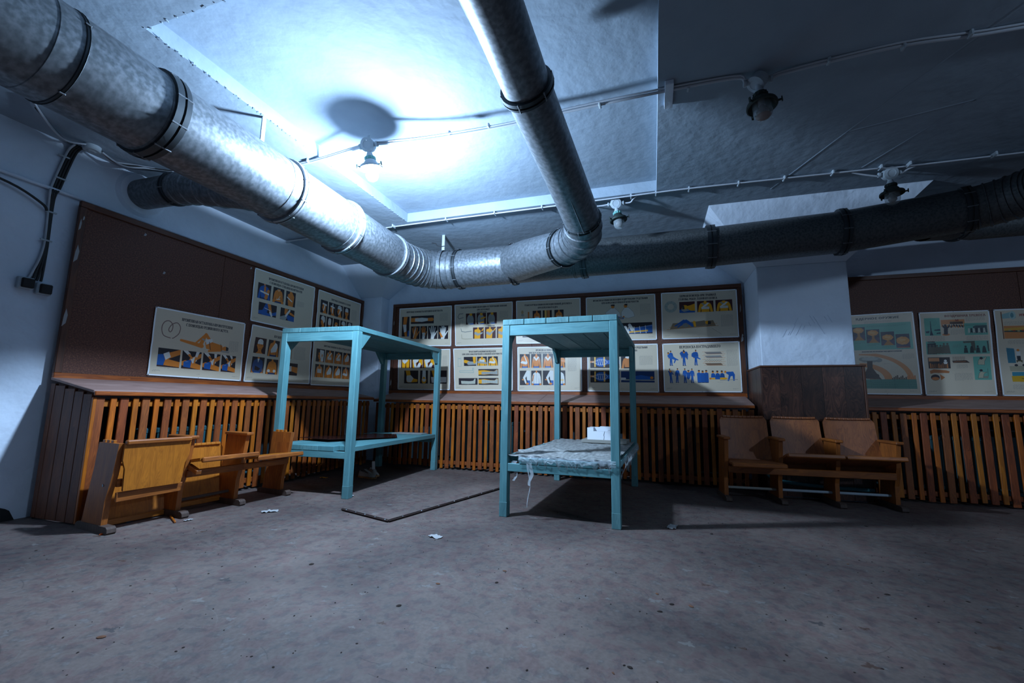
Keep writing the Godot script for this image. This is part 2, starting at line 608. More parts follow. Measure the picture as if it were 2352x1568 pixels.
func build_room() -> void:
	structure("floor", span(Vector3(-4.7, -0.12, -6.1), Vector3(10.4, 0, 8.4)), M.floor, "dusty worn concrete floor with traces of red paint")
	structure("wall_left", span(Vector3(WL - 0.2, 0, -6.1), Vector3(WL, 3.2, 8.4)), M.plaster, "whitewashed plaster wall behind the theatre seats and first aid board")
	structure("wall_back", span(Vector3(WL, 0, WB - 0.2), Vector3(10.2, 3.2, WB)), M.plaster, "whitewashed plaster wall behind the two bunks")
	structure("wall_right", span(Vector3(10.0, 0, WB), Vector3(10.2, 3.2, 8.2)), M.plaster, "whitewashed plaster wall at the far right end")
	structure("wall_front", span(Vector3(WL, 0, 8.0), Vector3(10.2, 3.2, 8.2)), M.plaster, "whitewashed plaster wall opposite the bunks")
	# slab with a shallow coffer
	var x0 := -2.515
	var x1 := 0.075
	var z0 := -3.944
	var z1 := -1.345
	var st := mb()
	var slab := func(a: Vector3, c: Vector3):
		bbox(st, (c - a).abs(), Transform3D(Basis.IDENTITY, (a + c) * 0.5), 0.0)
	slab.call(Vector3(WL, S, WB), Vector3(x0, 3.2, 8.1))
	slab.call(Vector3(x1, S, WB), Vector3(10.1, 3.2, 8.1))
	slab.call(Vector3(x0, S, WB), Vector3(x1, 3.2, z0))
	slab.call(Vector3(x0, S, z1), Vector3(x1, 3.2, 8.1))
	slab.call(Vector3(x0, R, z0), Vector3(x1, 3.2, z1))
	# crumbling arrises of the coffer: small irregular lumps of plaster along the edges
	var lump := func(a: Vector3, c: Vector3, nn: int):
		for i in nn:
			var p := a.lerp(c, (i + rng.randf()) / nn)
			var w := rng.randf_range(0.004, 0.009)
			bbox(st, Vector3(w * rng.randf_range(1, 3), 0.004, w * rng.randf_range(1, 3)), Transform3D(Basis(Vector3.UP, rng.randf() * 3.0), p + Vector3(rng.randf_range(-0.006, 0.003), 0.0, rng.randf_range(-0.006, 0.006))), 0.002)
	lump.call(Vector3(x0, S, z1), Vector3(x0, S, z0), 70)
	lump.call(Vector3(x0, S, z1), Vector3(x1, S, z1), 40)
	# ridges left by the shuttering boards, low on the right hand slab
	for path in [[Vector3(2.0, S, -1.9), Vector3(1.52, S, -3.0), Vector3(1.32, S, -3.5), Vector3(1.05, S, -4.2)], [Vector3(2.75, S, -2.0), Vector3(2.35, S, -2.6), Vector3(1.95, S, -3.3), Vector3(1.66, S, -4.0)], [Vector3(1.35, S, -3.42), Vector3(1.98, S, -3.26)]]:
		var pts := []
		var rr := []
		for p in path:
			pts.append(p + Vector3(0, 0.017, 0))
			rr.append(0.02)
		tube(st, pts, rr, 10, false)
	structure("ceiling", st.commit(), M.ceiling, "whitewashed concrete ceiling with a shallow coffer over the lamp")
	# corner pillar and pillar on the back wall, each with a flared head
	structure("pillar", pillar_mesh(WL - 0.05, -3.893, WB - 0.05, -5.52, 2.42, -3.37, -5.02, WL - 0.05), M.plaster, "white pillar in the corner between the two poster boards")
	var p2 := structure("pillar", pillar_mesh(1.062, 1.865, WB - 0.05, -5.0, 2.32, 2.335, -4.375, 0.54), M.plaster, "white pillar with a flared head behind the right seats")
	pillar_panels(p2)
	# bare dirty strip along the foot of the left wall
	var poly := [Vector2(-7.9, 0)]
	var z := -7.9
	while z < 1.95:
		poly.append(Vector2(z, 0.075 + rng.randf_range(-0.016, 0.028)))
		z += rng.randf_range(0.02, 0.06)
	poly.append(Vector2(1.95, 0))
	structure("baseboard_left", cut(poly, 0.012, Transform3D(Basis(Vector3.UP, PI / 2), Vector3(WL + 0.004, 0, 0))), M.dirt, "dark bare strip where whitewash has crumbled at the wall foot")

# shaft x0..x1, z0..z1 up to y; then flares to xe (right), ze (front), xw (left) at the slab
func pillar_mesh(x0: float, x1: float, z0: float, z1: float, y: float, xe: float, ze: float, xw: float) -> ArrayMesh:
	var st := mb()
	bbox(st, Vector3(x1 - x0, y, z1 - z0), Transform3D(Basis.IDENTITY, Vector3((x0 + x1) / 2, y / 2, (z0 + z1) / 2)), 0.006)
	hexa(st, [Vector3(x0, y, z0), Vector3(x1, y, z0), Vector3(x1, y, z1), Vector3(x0, y, z1), Vector3(xw, S + 0.02, z0), Vector3(xe, S + 0.02, z0), Vector3(xe, S + 0.02, ze), Vector3(xw, S + 0.02, ze)])
	return st.commit()

func pillar_panels(p: Node3D) -> void:
	# dark veneered boards round the foot of the pillar
	var xs := [1.045, 1.205, 1.395, 1.575, 1.755, 1.905]
	for i in 5:
		var w: float = xs[i + 1] - xs[i]
		part("veneer_board", box(Vector3(w - 0.002, 1.25, 0.018), Vector3((xs[i] + xs[i + 1]) / 2, 0.635, -4.989), 0.001, rnd(), 0.5, 1.0), M.veneer[i % 3], p)
	for i in 3:
		part("veneer_board", box(Vector3(0.018, 1.25, 0.205), Vector3(1.052, 0.635, -5.105 - 0.21 * i), 0.001, rnd(), 0.5, 1.0), M.veneer[(i + 1) % 3], p)
	part("edge_strip", box(Vector3(0.02, 1.25, 0.03), Vector3(1.915, 0.635, -4.985), 0.003, rnd()), M.frame, p)
	var st := mb()
	bbox(st, Vector3(0.9, 0.018, 0.035), Transform3D(Basis.IDENTITY, Vector3(1.485, 1.27, -4.985)), 0.003)
	bbox(st, Vector3(0.035, 0.018, 0.66), Transform3D(Basis.IDENTITY, Vector3(1.05, 1.27, -5.31)), 0.003)
	part("cap_strip", st.commit(), M.frame, p)
	# scuffs left by hands on the whitewash
	var smudge := mat(Color8(192, 205, 222), 0.95)
	for hand in [[1.28, 1.66, 0.5], [1.5, 1.7, -0.45]]:
		for k in 6:
			var c := Vector3(hand[0] + 0.035 * k + rng.randf_range(-0.01, 0.01), hand[1] + rng.randf_range(-0.08, 0.08), -4.9985)
			var d := Vector3(sin(hand[2]), cos(hand[2]), 0) * rng.randf_range(0.02, 0.07)
			var sc := mb()
			stick(sc, c - d, c + d, 0.004, 0.002, Vector3.BACK, 0.0005)
			part("scuff_mark", sc.commit(), smudge, p)

# ---------- boards the posters hang on ----------
# along: unit vector of the board's length, out: into the room
func board(called: String, label: String, a: Vector3, along: Vector3, out: Vector3, length: float, y0: float, y1: float, joints: Array) -> Node3D:
	var b := thing(called, label, "notice board", Vector3(a.x, 0, a.z), 0.0)
	var bas := Basis(along, Vector3.UP, along.cross(Vector3.UP))
	if bas.z.dot(out) < 0:
		bas.z = -bas.z
	var cuts := [0.0]
	cuts.append_array(joints)
	cuts.append(length)
	var cen := func(u: float, y: float, w: float) -> Transform3D:
		return Transform3D(bas, along * u + Vector3.UP * y + out * w)
	for i in cuts.size() - 1:
		var st := mb()
		bbox(st, Vector3(cuts[i + 1] - cuts[i] - 0.003, y1 - y0, 0.012), cen.call((cuts[i] + cuts[i + 1]) / 2, (y0 + y1) / 2, -0.006), 0.001)
		part("hardboard_sheet", st.commit(), M.hardboard, b)
	for s in [[y0 + 0.02, 0.05, "frame_rail"], [y1 - 0.02, 0.045, "frame_rail"]]:
		var st := mb()
		bbox(st, Vector3(length, s[1], 0.024), cen.call(length / 2, s[0], 0.008), 0.003, rnd())
		part(s[2], st.commit(), M.lip if s[0] < 1.5 else M.frame, b)
	for u in [0.022, length - 0.022]:
		var st := mb()
		bbox(st, Vector3(0.045, y1 - y0 - 0.09, 0.022), cen.call(u, (y0 + y1) / 2, 0.008), 0.003, rnd())
		part("frame_stile", st.commit(), M.frame, b)
	var st2 := mb()   # spacers to the wall
	for u in [0.05, length / 2, length - 0.05]:
		bbox(st2, Vector3(0.05, y1 - y0 - 0.02, 0.05), cen.call(u, (y0 + y1) / 2, -0.037), 0.0)
	part("batten", st2.commit(), M.frame, b)
	# chips of old whitewash splashed on the frame
	for k in 7:
		var fl := mb()
		var u: float = rng.randf_range(0.004, 0.03) if rng.randf() < 0.6 else length - rng.randf_range(0.004, 0.03)
		var y := rng.randf_range(y0 + 0.1, y1 - 0.1)
		var hh := rng.randf_range(0.015, 0.08)
		var w := rng.randf_range(0.005, 0.014)
		prism(fl, PackedVector2Array([Vector2(-w, -hh), Vector2(w * 0.6, -hh * 0.6), Vector2(w, hh * 0.3), Vector2(0, hh), Vector2(-w * 0.7, hh * 0.2)]), 0.001, cen.call(u, y, 0.0195))
		part("paint_chip", fl.commit(), M.paper, b)
	return b

func build_boards() -> void:
	board("notice_board", "large brown hardboard panel with five posters along the left wall", Vector3(-4.21, 0, -2.0), Vector3(0, 0, -1), Vector3(1, 0, 0), 3.5, 0.985, 2.365, [1.22, 2.4])
	board("notice_board", "brown hardboard panel with ten posters behind the two bunks", Vector3(-3.76, 0, -5.65), Vector3(1, 0, 0), Vector3(0, 0, 1), 4.79, 0.965, 2.315, [1.3, 2.2, 3.7])
	board("notice_board", "brown hardboard panel with three tall posters right of the pillar", Vector3(1.93, 0, -5.65), Vector3(1, 0, 0), Vector3(0, 0, 1), 3.0, 0.96, 2.31, [1.62])
	# scraps of torn paper pinned to the left board
	for s in [[1.98, -2.66, "tiny torn paper scrap on the bare board just above the lowest poster"], [2.27, -2.47, "tiny torn paper scrap high on the bare board, nearest the duct stub"], [2.29, -3.53, "tiny torn paper scrap left of the upper poster of blue-clad figures"]]:
		var o := part("paper_scrap", cut([Vector2(-0.012, -0.012), Vector2(0.004, -0.01), Vector2(0.012, 0.008), Vector2(-0.004, 0.014)], 0.0015, Transform3D(Basis(Vector3.UP, PI / 2), Vector3.ZERO)), M.paper)
		o.position = Vector3(-4.208, s[0], s[1])
		tag(o, s[2], "paper scrap", "torn scraps on the left board")

# ---------- slatted covers over the radiators ----------
var slat_meshes := {}

func slat_mesh(wide: bool, k: int, h: float) -> ArrayMesh:
	var key := "%s%d_%.2f" % [wide, k, h]
	if not slat_meshes.has(key):
		slat_meshes[key] = box(Vector3(0.054 if wide else 0.038, h, 0.016), Vector3(0, h / 2, 0), 0.003, rnd())
	return slat_meshes[key]

# runs from a along `along`; local frame: x along, z into the room; top of the front at y
func cover(label: String, a: Vector3, along: Vector3, out: Vector3, length: float, y: float, depth: float, yback: float, sill_label: String, side: bool) -> void:
	var c := thing("radiator_cover", label, "radiator cover", a)
	var bas := Basis(along, Vector3.UP, out)
	var flip := along.cross(Vector3.UP).dot(out) < 0
	if flip:
		bas = Basis(-along, Vector3.UP, out)
	var fr := func(u: float, yy: float, w: float) -> Transform3D:
		return Transform3D(bas, along * u + Vector3.UP * yy + out * w)
	var u := 0.045
	var k := 0
	var h := y - 0.055
	while u < length - 0.02:
		var wide := k % 2 == 0
		var m: StandardMaterial3D = (M.slat_dark if wide else M.slat_light)[rng.randi() % 3]
		var hh: float = h - [0.0, 0.012, 0.02][rng.randi() % 3]
		var xf: Transform3D = fr.call(u, y - 0.042 - hh, -0.01 + (0.0 if wide else 0.004))
		xf.basis = xf.basis * Basis(Vector3(0, 0, 1), rng.randf_range(-0.006, 0.006))
		part("slat", slat_mesh(wide, rng.randi() % 5, hh), m, c, xf)
		u += 0.0765 + rng.randf_range(-0.003, 0.003)
		k += 1
	for s in [[y - 0.085, 0.045], [0.085, 0.045]]:
		var st := mb()
		bbox(st, Vector3(length - 0.04, s[1], 0.025), fr.call(length / 2, s[0], -0.034), 0.003, rnd())
		part("batten", st.commit(), M.slat_light[0] if s[0] > 0.5 else M.slat_dark[1], c)
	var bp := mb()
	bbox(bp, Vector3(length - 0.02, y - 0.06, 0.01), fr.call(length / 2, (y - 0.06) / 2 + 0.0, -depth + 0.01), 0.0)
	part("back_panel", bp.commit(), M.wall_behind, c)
	if side:
		# five upright boards closing the near end; tops follow the sloping sill
		var ws := [0.055, 0.115, 0.115, 0.10, 0.095]
		var w := 0.0
		for i in 5:
			var zc: float = -depth + w + ws[i] / 2.0
			var top := y - 0.03 + (yback - y) * (-zc / depth)
			var st := mb()
			bbox(st, Vector3(0.02, top - 0.01, ws[i] - 0.004), fr.call(0.012, (top + 0.01) / 2, zc), 0.003, rnd())
			part("side_board", st.commit(), M.side_plank, c)
			w += ws[i]
		var st := mb()
		bbox(st, Vector3(0.022, y - 0.05, 0.022), fr.call(0.012, (y - 0.05) / 2 + 0.01, -0.01), 0.003, rnd())
		part("corner_post", st.commit(), M.slat_light[1], c)
	# sloping sill on top
	var sl := thing("sill", sill_label, "sill", a)
	var slope := atan2(yback - y, depth)
	var run := Vector2(depth, yback - y).length()
	var st := mb()
	var mid: Transform3D = fr.call(length / 2 - 0.01, (y + yback) / 2 + 0.0, -depth / 2 + 0.012)
	mid.basis = mid.basis * Basis(Vector3(1, 0, 0), slope)
	var pieces := maxi(1, int(length / 1.7))
	for i in pieces:
		var w := (length + 0.02) / pieces
		var xf := mid
		xf.origin = fr.call(-0.01 + w * (i + 0.5), (y + yback) / 2, -depth / 2 + 0.012).origin
		var s2 := mb()
		bbox(s2, Vector3(w - 0.002, 0.018, run - 0.0), xf, 0.003, rnd())
		part("sill_board", s2.commit(), M.sill, sl)
		var s3 := mb()
		bbox(s3, Vector3(w - 0.002, 0.03, 0.02), fr.call(-0.01 + w * (i + 0.5), y - 0.013, 0.022), 0.005, rnd())
		part("front_lip", s3.commit(), M.lip, sl)

func build_radiator_covers() -> void:
	cover("slatted wooden radiator cover along the left wall with boarded near end", Vector3(-3.71, 0, -2.0), Vector3(0, 0, -1), Vector3(1, 0, 0), 3.17, 0.895, 0.5, 0.985, "dusty sloping wooden sill under the left notice board", true)
	cover("slatted wooden radiator cover behind the two bunks", Vector3(-3.68, 0, -5.2), Vector3(1, 0, 0), Vector3(0, 0, 1), 4.68, 0.872, 0.45, 0.968, "dusty sloping wooden sill under the ten posters", false)
	cover("slatted wooden radiator cover right of the pillar", Vector3(1.93, 0, -5.2), Vector3(1, 0, 0), Vector3(0, 0, 1), 3.0, 0.872, 0.45, 0.962, "dusty sloping wooden sill under the three tall posters", false)
	# cast iron radiators behind the slats
	radiator("teal cast iron radiator behind the left slats", Vector3(-3.9, 0, -2.45), PI / 2, 14)
	radiator("teal cast iron radiator behind the slats between the bunks", Vector3(-2.55, 0, -5.39), 0.0, 16)
	radiator("teal cast iron radiator behind the slats right of the second bunk", Vector3(-0.1, 0, -5.39), 0.0, 10)
	radiator("teal cast iron radiator behind the slats under the tall posters", Vector3(2.2, 0, -5.39), 0.0, 14)
	# pipes that cross the open foot of the pillar
	var st := mb()
	tube(st, curve([Vector3(1.022, 0.36, -5.3), Vector3(1.022, 0.34, -5.12), Vector3(1.04, 0.22, -4.965), Vector3(1.14, 0.155, -4.955), Vector3(1.5, 0.125, -4.955), Vector3(1.9, 0.12, -4.955)], 5), [0.017, 0.017, 0.017, 0.017, 0.017, 0.017, 0.017, 0.017, 0.017, 0.017, 0.017, 0.017, 0.017, 0.017, 0.017, 0.017, 0.017, 0.017, 0.017, 0.017, 0.017, 0.017, 0.017, 0.017, 0.017, 0.017], 10)
	tag(part("heating_pipe", st.commit(), M.teal_pipe), "teal heating pipe curving along the floor behind the right seats", "pipe")

func radiator(label: String, at: Vector3, turn: float, n: int) -> void:
	var t := thing("radiator", label, "radiator", at, turn)
	var s := mb()
	for c in [-0.03, 0.03]:
		bbox(s, Vector3(0.045, 0.5, 0.03), Transform3D(Basis.IDENTITY, Vector3(0, 0.36, c)), 0.012)
	for yy in [0.13, 0.59]:
		bbox(s, Vector3(0.055, 0.05, 0.1), Transform3D(Basis.IDENTITY, Vector3(0, yy, 0)), 0.015)
	var mesh := s.commit()
	for i in n:
		part("section", mesh, M.radiator, t, Transform3D(Basis.IDENTITY, Vector3(0.06 * i, 0, 0)))
	part("supply_pipe", pipe([Vector3(-0.3, 0.13, 0), Vector3(0.06 * n + 0.25, 0.13, 0)], 0.013, 8), M.radiator, t)
	part("foot", box(Vector3(0.05, 0.12, 0.08), Vector3(0.06, 0.06, 0), 0.004), M.radiator, t)
	part("foot", box(Vector3(0.05, 0.12, 0.08), Vector3(0.06 * (n - 2), 0.06, 0), 0.004), M.radiator, t)

# ---------- sheet metal ventilation ducts ----------
func ring(t: Node3D, c: Vector3, d: Vector3, r: float, m: Material, w := 0.045, lip := 0.022, bolts := 10) -> void:
	d = d.normalized()
	var st := mb()
	var e := 0.006
	tube(st, [c - d * w * 0.5, c - d * (w * 0.5 - 0.0002), c - d * e, c - d * (e - 0.0002), c + d * (e - 0.0002), c + d * e, c + d * (w * 0.5 - 0.0002), c + d * w * 0.5],
		[r - 0.01, r + lip * 0.8, r + lip, r + lip * 0.55, r + lip * 0.55, r + lip, r + lip * 0.8, r - 0.01], 40, false)
	var o := part("flange", st.commit(), m, t)
	var x := d.cross(Vector3.UP).normalized()
	var y := d.cross(x)
	var bm := box(Vector3(0.009, w + 0.008, 0.009), Vector3.ZERO, 0.002)
	for i in bolts:
		var an := TAU * (i + 0.3) / bolts
		var rad := x * cos(an) + y * sin(an)
		part("bolt", bm, M.bolt, o, Transform3D(Basis(rad, d, rad.cross(d)), c + rad * (r + lip * 0.78)))

func duct(t: Node3D, pts: Array, r, m: Material, called := "duct_section") -> void:
	part(called, pipe(pts, r, 40, false), m, t)

# ribbed bend
func bend(t: Node3D, pts: Array, rads: Array, m: Material, gores: int) -> void:
	var c := curve(pts, gores)
	var p := []
	var r := []
	for i in c.size():
		var f := float(i) / (c.size() - 1) * (rads.size() - 1)
		var k := mini(int(f), rads.size() - 2)
		var base := lerpf(rads[k], rads[k + 1], f - k)
		if i > 0 and i < c.size() - 1:
			var d: Vector3 = (c[i + 1] - c[i - 1]).normalized() * 0.006
			p.append_array([c[i] - d * 1.6, c[i] - d * 0.5, c[i] + d * 0.5, c[i] + d * 1.6])
			r.append_array([base, base + 0.008, base + 0.008, base])
		else:
			p.append(c[i])
			r.append(base)
	part("bend", pipe(p, r, 40, false), m, t)

func build_ducts() -> void:
	var t := thing("ventilation_duct", "large galvanised ventilation duct with flanges under the ceiling, lit by the lamp", "duct")
	# run along the left wall
	var z_of := [7.95, -0.2, -1.02, -1.43, -2.31, -2.98, -3.74]
	var ax := func(z: float) -> Vector3: return Vector3(-2.49 - 0.03 * (-0.5 - z), 2.365, z)
	for i in z_of.size() - 1:
		var a: Vector3 = ax.call(z_of[i])
		var c: Vector3 = ax.call(z_of[i + 1])
		var mid := a.lerp(c, 0.88)
		duct(t, [a, mid, mid + (c - a) * 0.004, c], [0.222, 0.222, 0.225, 0.225] if i < 5 else [0.218, 0.215, 0.215, 0.21], M.galv)
	for i in range(1, 6):
		var c: Vector3 = ax.call(z_of[i])
		if i == 2:
			ring(t, c, Vector3(0.03, 0, 1), 0.222, M.flange, 0.016, 0.008, 4)
		else:
			ring(t, c, Vector3(0.03, 0, 1), 0.222, M.flange if i in [1, 3] else M.flange_bright, 0.075 if i == 3 else 0.045, 0.024)
	ring(t, ax.call(-3.74), Vector3(0.03, 0, 1), 0.212, M.flange_bright, 0.04, 0.022)
	bend(t, [ax.call(-3.74), Vector3(-2.575, 2.37, -4.0), Vector3(-2.53, 2.378, -4.24), Vector3(-2.38, 2.383, -4.4), Vector3(-2.16, 2.385, -4.45)], [0.208, 0.208, 0.212, 0.215, 0.215], M.galv, 3)
	# run along the back wall to the fork
	duct(t, [Vector3(-2.16, 2.385, -4.45), Vector3(-1.47, 2.39, -4.45)], 0.215, M.galv)
	ring(t, Vector3(-2.1, 2.385, -4.45), Vector3(1, 0, 0), 0.215, M.flange, 0.04, 0.02)
	ring(t, Vector3(-1.44, 2.39, -4.45), Vector3(1, 0, 0), 0.212, M.flange, 0.05, 0.024)
	# straight leg of the fork and on to the right
	duct(t, [Vector3(-1.44, 2.39, -4.45), Vector3(-0.66, 2.388, -4.45)], [0.212, 0.195], M.galv_old)
	ring(t, Vector3(-0.66, 2.388, -4.45), Vector3(1, 0, 0), 0.193, M.flange, 0.06, 0.02)
	ring(t, Vector3(-0.76, 2.388, -4.45), Vector3(1, 0, 0), 0.192, M.galv_old, 0.03, 0.01, 3)
	duct(t, [Vector3(-0.66, 2.388, -4.45), Vector3(0.56, 2.395, -4.45)], 0.19, M.galv_old)
	ring(t, Vector3(0.56, 2.395, -4.45), Vector3(1, 0, 0), 0.19, M.flange, 0.075, 0.022)
	duct(t, [Vector3(0.56, 2.395, -4.45), Vector3(1.62, 2.412, -4.405)], [0.188, 0.183], M.galv_old)
	ring(t, Vector3(1.62, 2.412, -4.405), Vector3(1, 0, 0.04), 0.183, M.flange, 0.06, 0.024)
	duct(t, [Vector3(1.62, 2.412, -4.405), Vector3(2.4, 2.438, -4.22)], [0.183, 0.168], M.galv_old)
	ring(t, Vector3(2.4, 2.438, -4.22), Vector3(1, 0.03, 0.3), 0.168, M.flange, 0.055, 0.02)
	bend(t, [Vector3(2.4, 2.438, -4.22), Vector3(2.56, 2.45, -4.13), Vector3(2.68, 2.46, -3.98), Vector3(2.72, 2.465, -3.78), Vector3(2.73, 2.47, -3.4)], [0.166, 0.166, 0.166, 0.166, 0.166], M.galv_old, 3)
	duct(t, [Vector3(2.73, 2.47, -3.4), Vector3(2.75, 2.48, -1.4), Vector3(2.75, 2.48, 7.95)], 0.166, M.galv_old)
	# thinner pipe branching off towards the right wall
	duct(t, [Vector3(2.25, 2.42, -4.5), Vector3(2.62, 2.5, -4.78), Vector3(2.8, 2.51, -4.86)], 0.115, M.galv_old, "branch_pipe")
	ring(t, Vector3(2.62, 2.5, -4.78), Vector3(1, 0.1, -0.6), 0.115, M.flange, 0.05, 0.018, 6)
	duct(t, [Vector3(2.78, 2.51, -4.86), Vector3(3.4, 2.53, -4.9), Vector3(9.95, 2.62, -5.05)], 0.115, M.galv_old, "branch_pipe")
	# slanting leg of the fork, its bend and the duct rising over the viewer
	duct(t, [Vector3(-1.45, 2.392, -4.44), Vector3(-1.2, 2.36, -4.2), Vector3(-0.76, 2.29, -3.82)], [0.208, 0.195, 0.166], M.galv)
	ring(t, Vector3(-0.76, 2.29, -3.82), Vector3(0.72, -0.11, 0.65), 0.164, M.flange, 0.045, 0.022)
	bend(t, [Vector3(-0.76, 2.29, -3.82), Vector3(-0.63, 2.29, -3.69), Vector3(-0.54, 2.305, -3.54), Vector3(-0.515, 2.345, -3.36)], [0.164, 0.164, 0.158, 0.148], M.galv, 2)
	ring(t, Vector3(-0.515, 2.345, -3.36), Vector3(-0.05, 0.3, 1), 0.142, M.flange, 0.03, 0.014)
	duct(t, [Vector3(-0.515, 2.345, -3.36), Vector3(-0.575, 2.5, -2.86), Vector3(-0.64, 2.645, -2.16)], [0.145, 0.14, 0.137], M.galv)
	ring(t, Vector3(-0.64, 2.645, -2.16), Vector3(-0.06, 0.2, 1), 0.137, M.flange, 0.05, 0.022, 6)
	duct(t, [Vector3(-0.64, 2.645, -2.16), Vector3(-0.665, 2.72, -1.76), Vector3(-0.68, 2.735, -1.45)], 0.135, M.galv)
	duct(t, [Vector3(-0.68, 2.735, -1.45), Vector3(-0.69, 2.7, -1.3), Vector3(-0.7, 2.62, -1.05), Vector3(-0.7, 2.6, 7.95)], 0.135, M.galv)
	# folded seam along the underside of the rising duct
	part("seam", pipe([Vector3(-0.49, 2.2, -3.3), Vector3(-0.55, 2.363, -2.86), Vector3(-0.61, 2.513, -2.16)], 0.004, 6), M.galv, t)
	# stub through the left wall
	duct(t, [Vector3(-4.3, 2.635, -2.44), Vector3(-3.8, 2.605, -2.41)], 0.126, M.galv, "stub_pipe")
	ring(t, Vector3(-3.8, 2.605, -2.41), Vector3(1, -0.06, 0), 0.124, M.flange, 0.05, 0.016, 6)
	bend(t, [Vector3(-3.8, 2.605, -2.41), Vector3(-3.55, 2.57, -2.39), Vector3(-3.2, 2.5, -2.38), Vector3(-2.7, 2.4, -2.38)], [0.128, 0.13, 0.135, 0.14], M.galv, 2)
	part("wall_collar", turned([Vector2(0.12, 0.03), Vector2(0.175, 0.028), Vector2(0.2, 0.0)], 28, Transform3D(Basis(Vector3(0, 0, 1), -PI / 2), Vector3(WL, 2.634, -2.44))), M.plaster, t)
	# hangers
	var h := mb()
	bbox(h, Vector3(0.035, 0.34, 0.005), Transform3D(Basis.IDENTITY, Vector3(-2.3, 2.66, -4.39)), 0.001)
	part("hanger_strap", h.commit(), M.fitting_pale, t)
	part("hanger_band", pipe([Vector3(-2.315, 2.384, -4.412), Vector3(-2.28, 2.384, -4.418)], 0.226, 40, false), M.galv, t)
	for z in [-0.6, -2.1]:
		part("hanger_strap", span(Vector3(-2.53, 2.57, z - 0.015), Vector3(-2.52, S, z + 0.015), 0.001), M.fitting_pale, t)
	part("twisted_wire", pipe([Vector3(-2.28, 2.66, -4.38), Vector3(-2.33, 2.655, -4.375), Vector3(-2.37, 2.67, -4.37), Vector3(-2.39, 2.7, -4.37), Vector3(-2.44, 2.71, -4.37)], 0.004, 6), M.cable_dark, t)

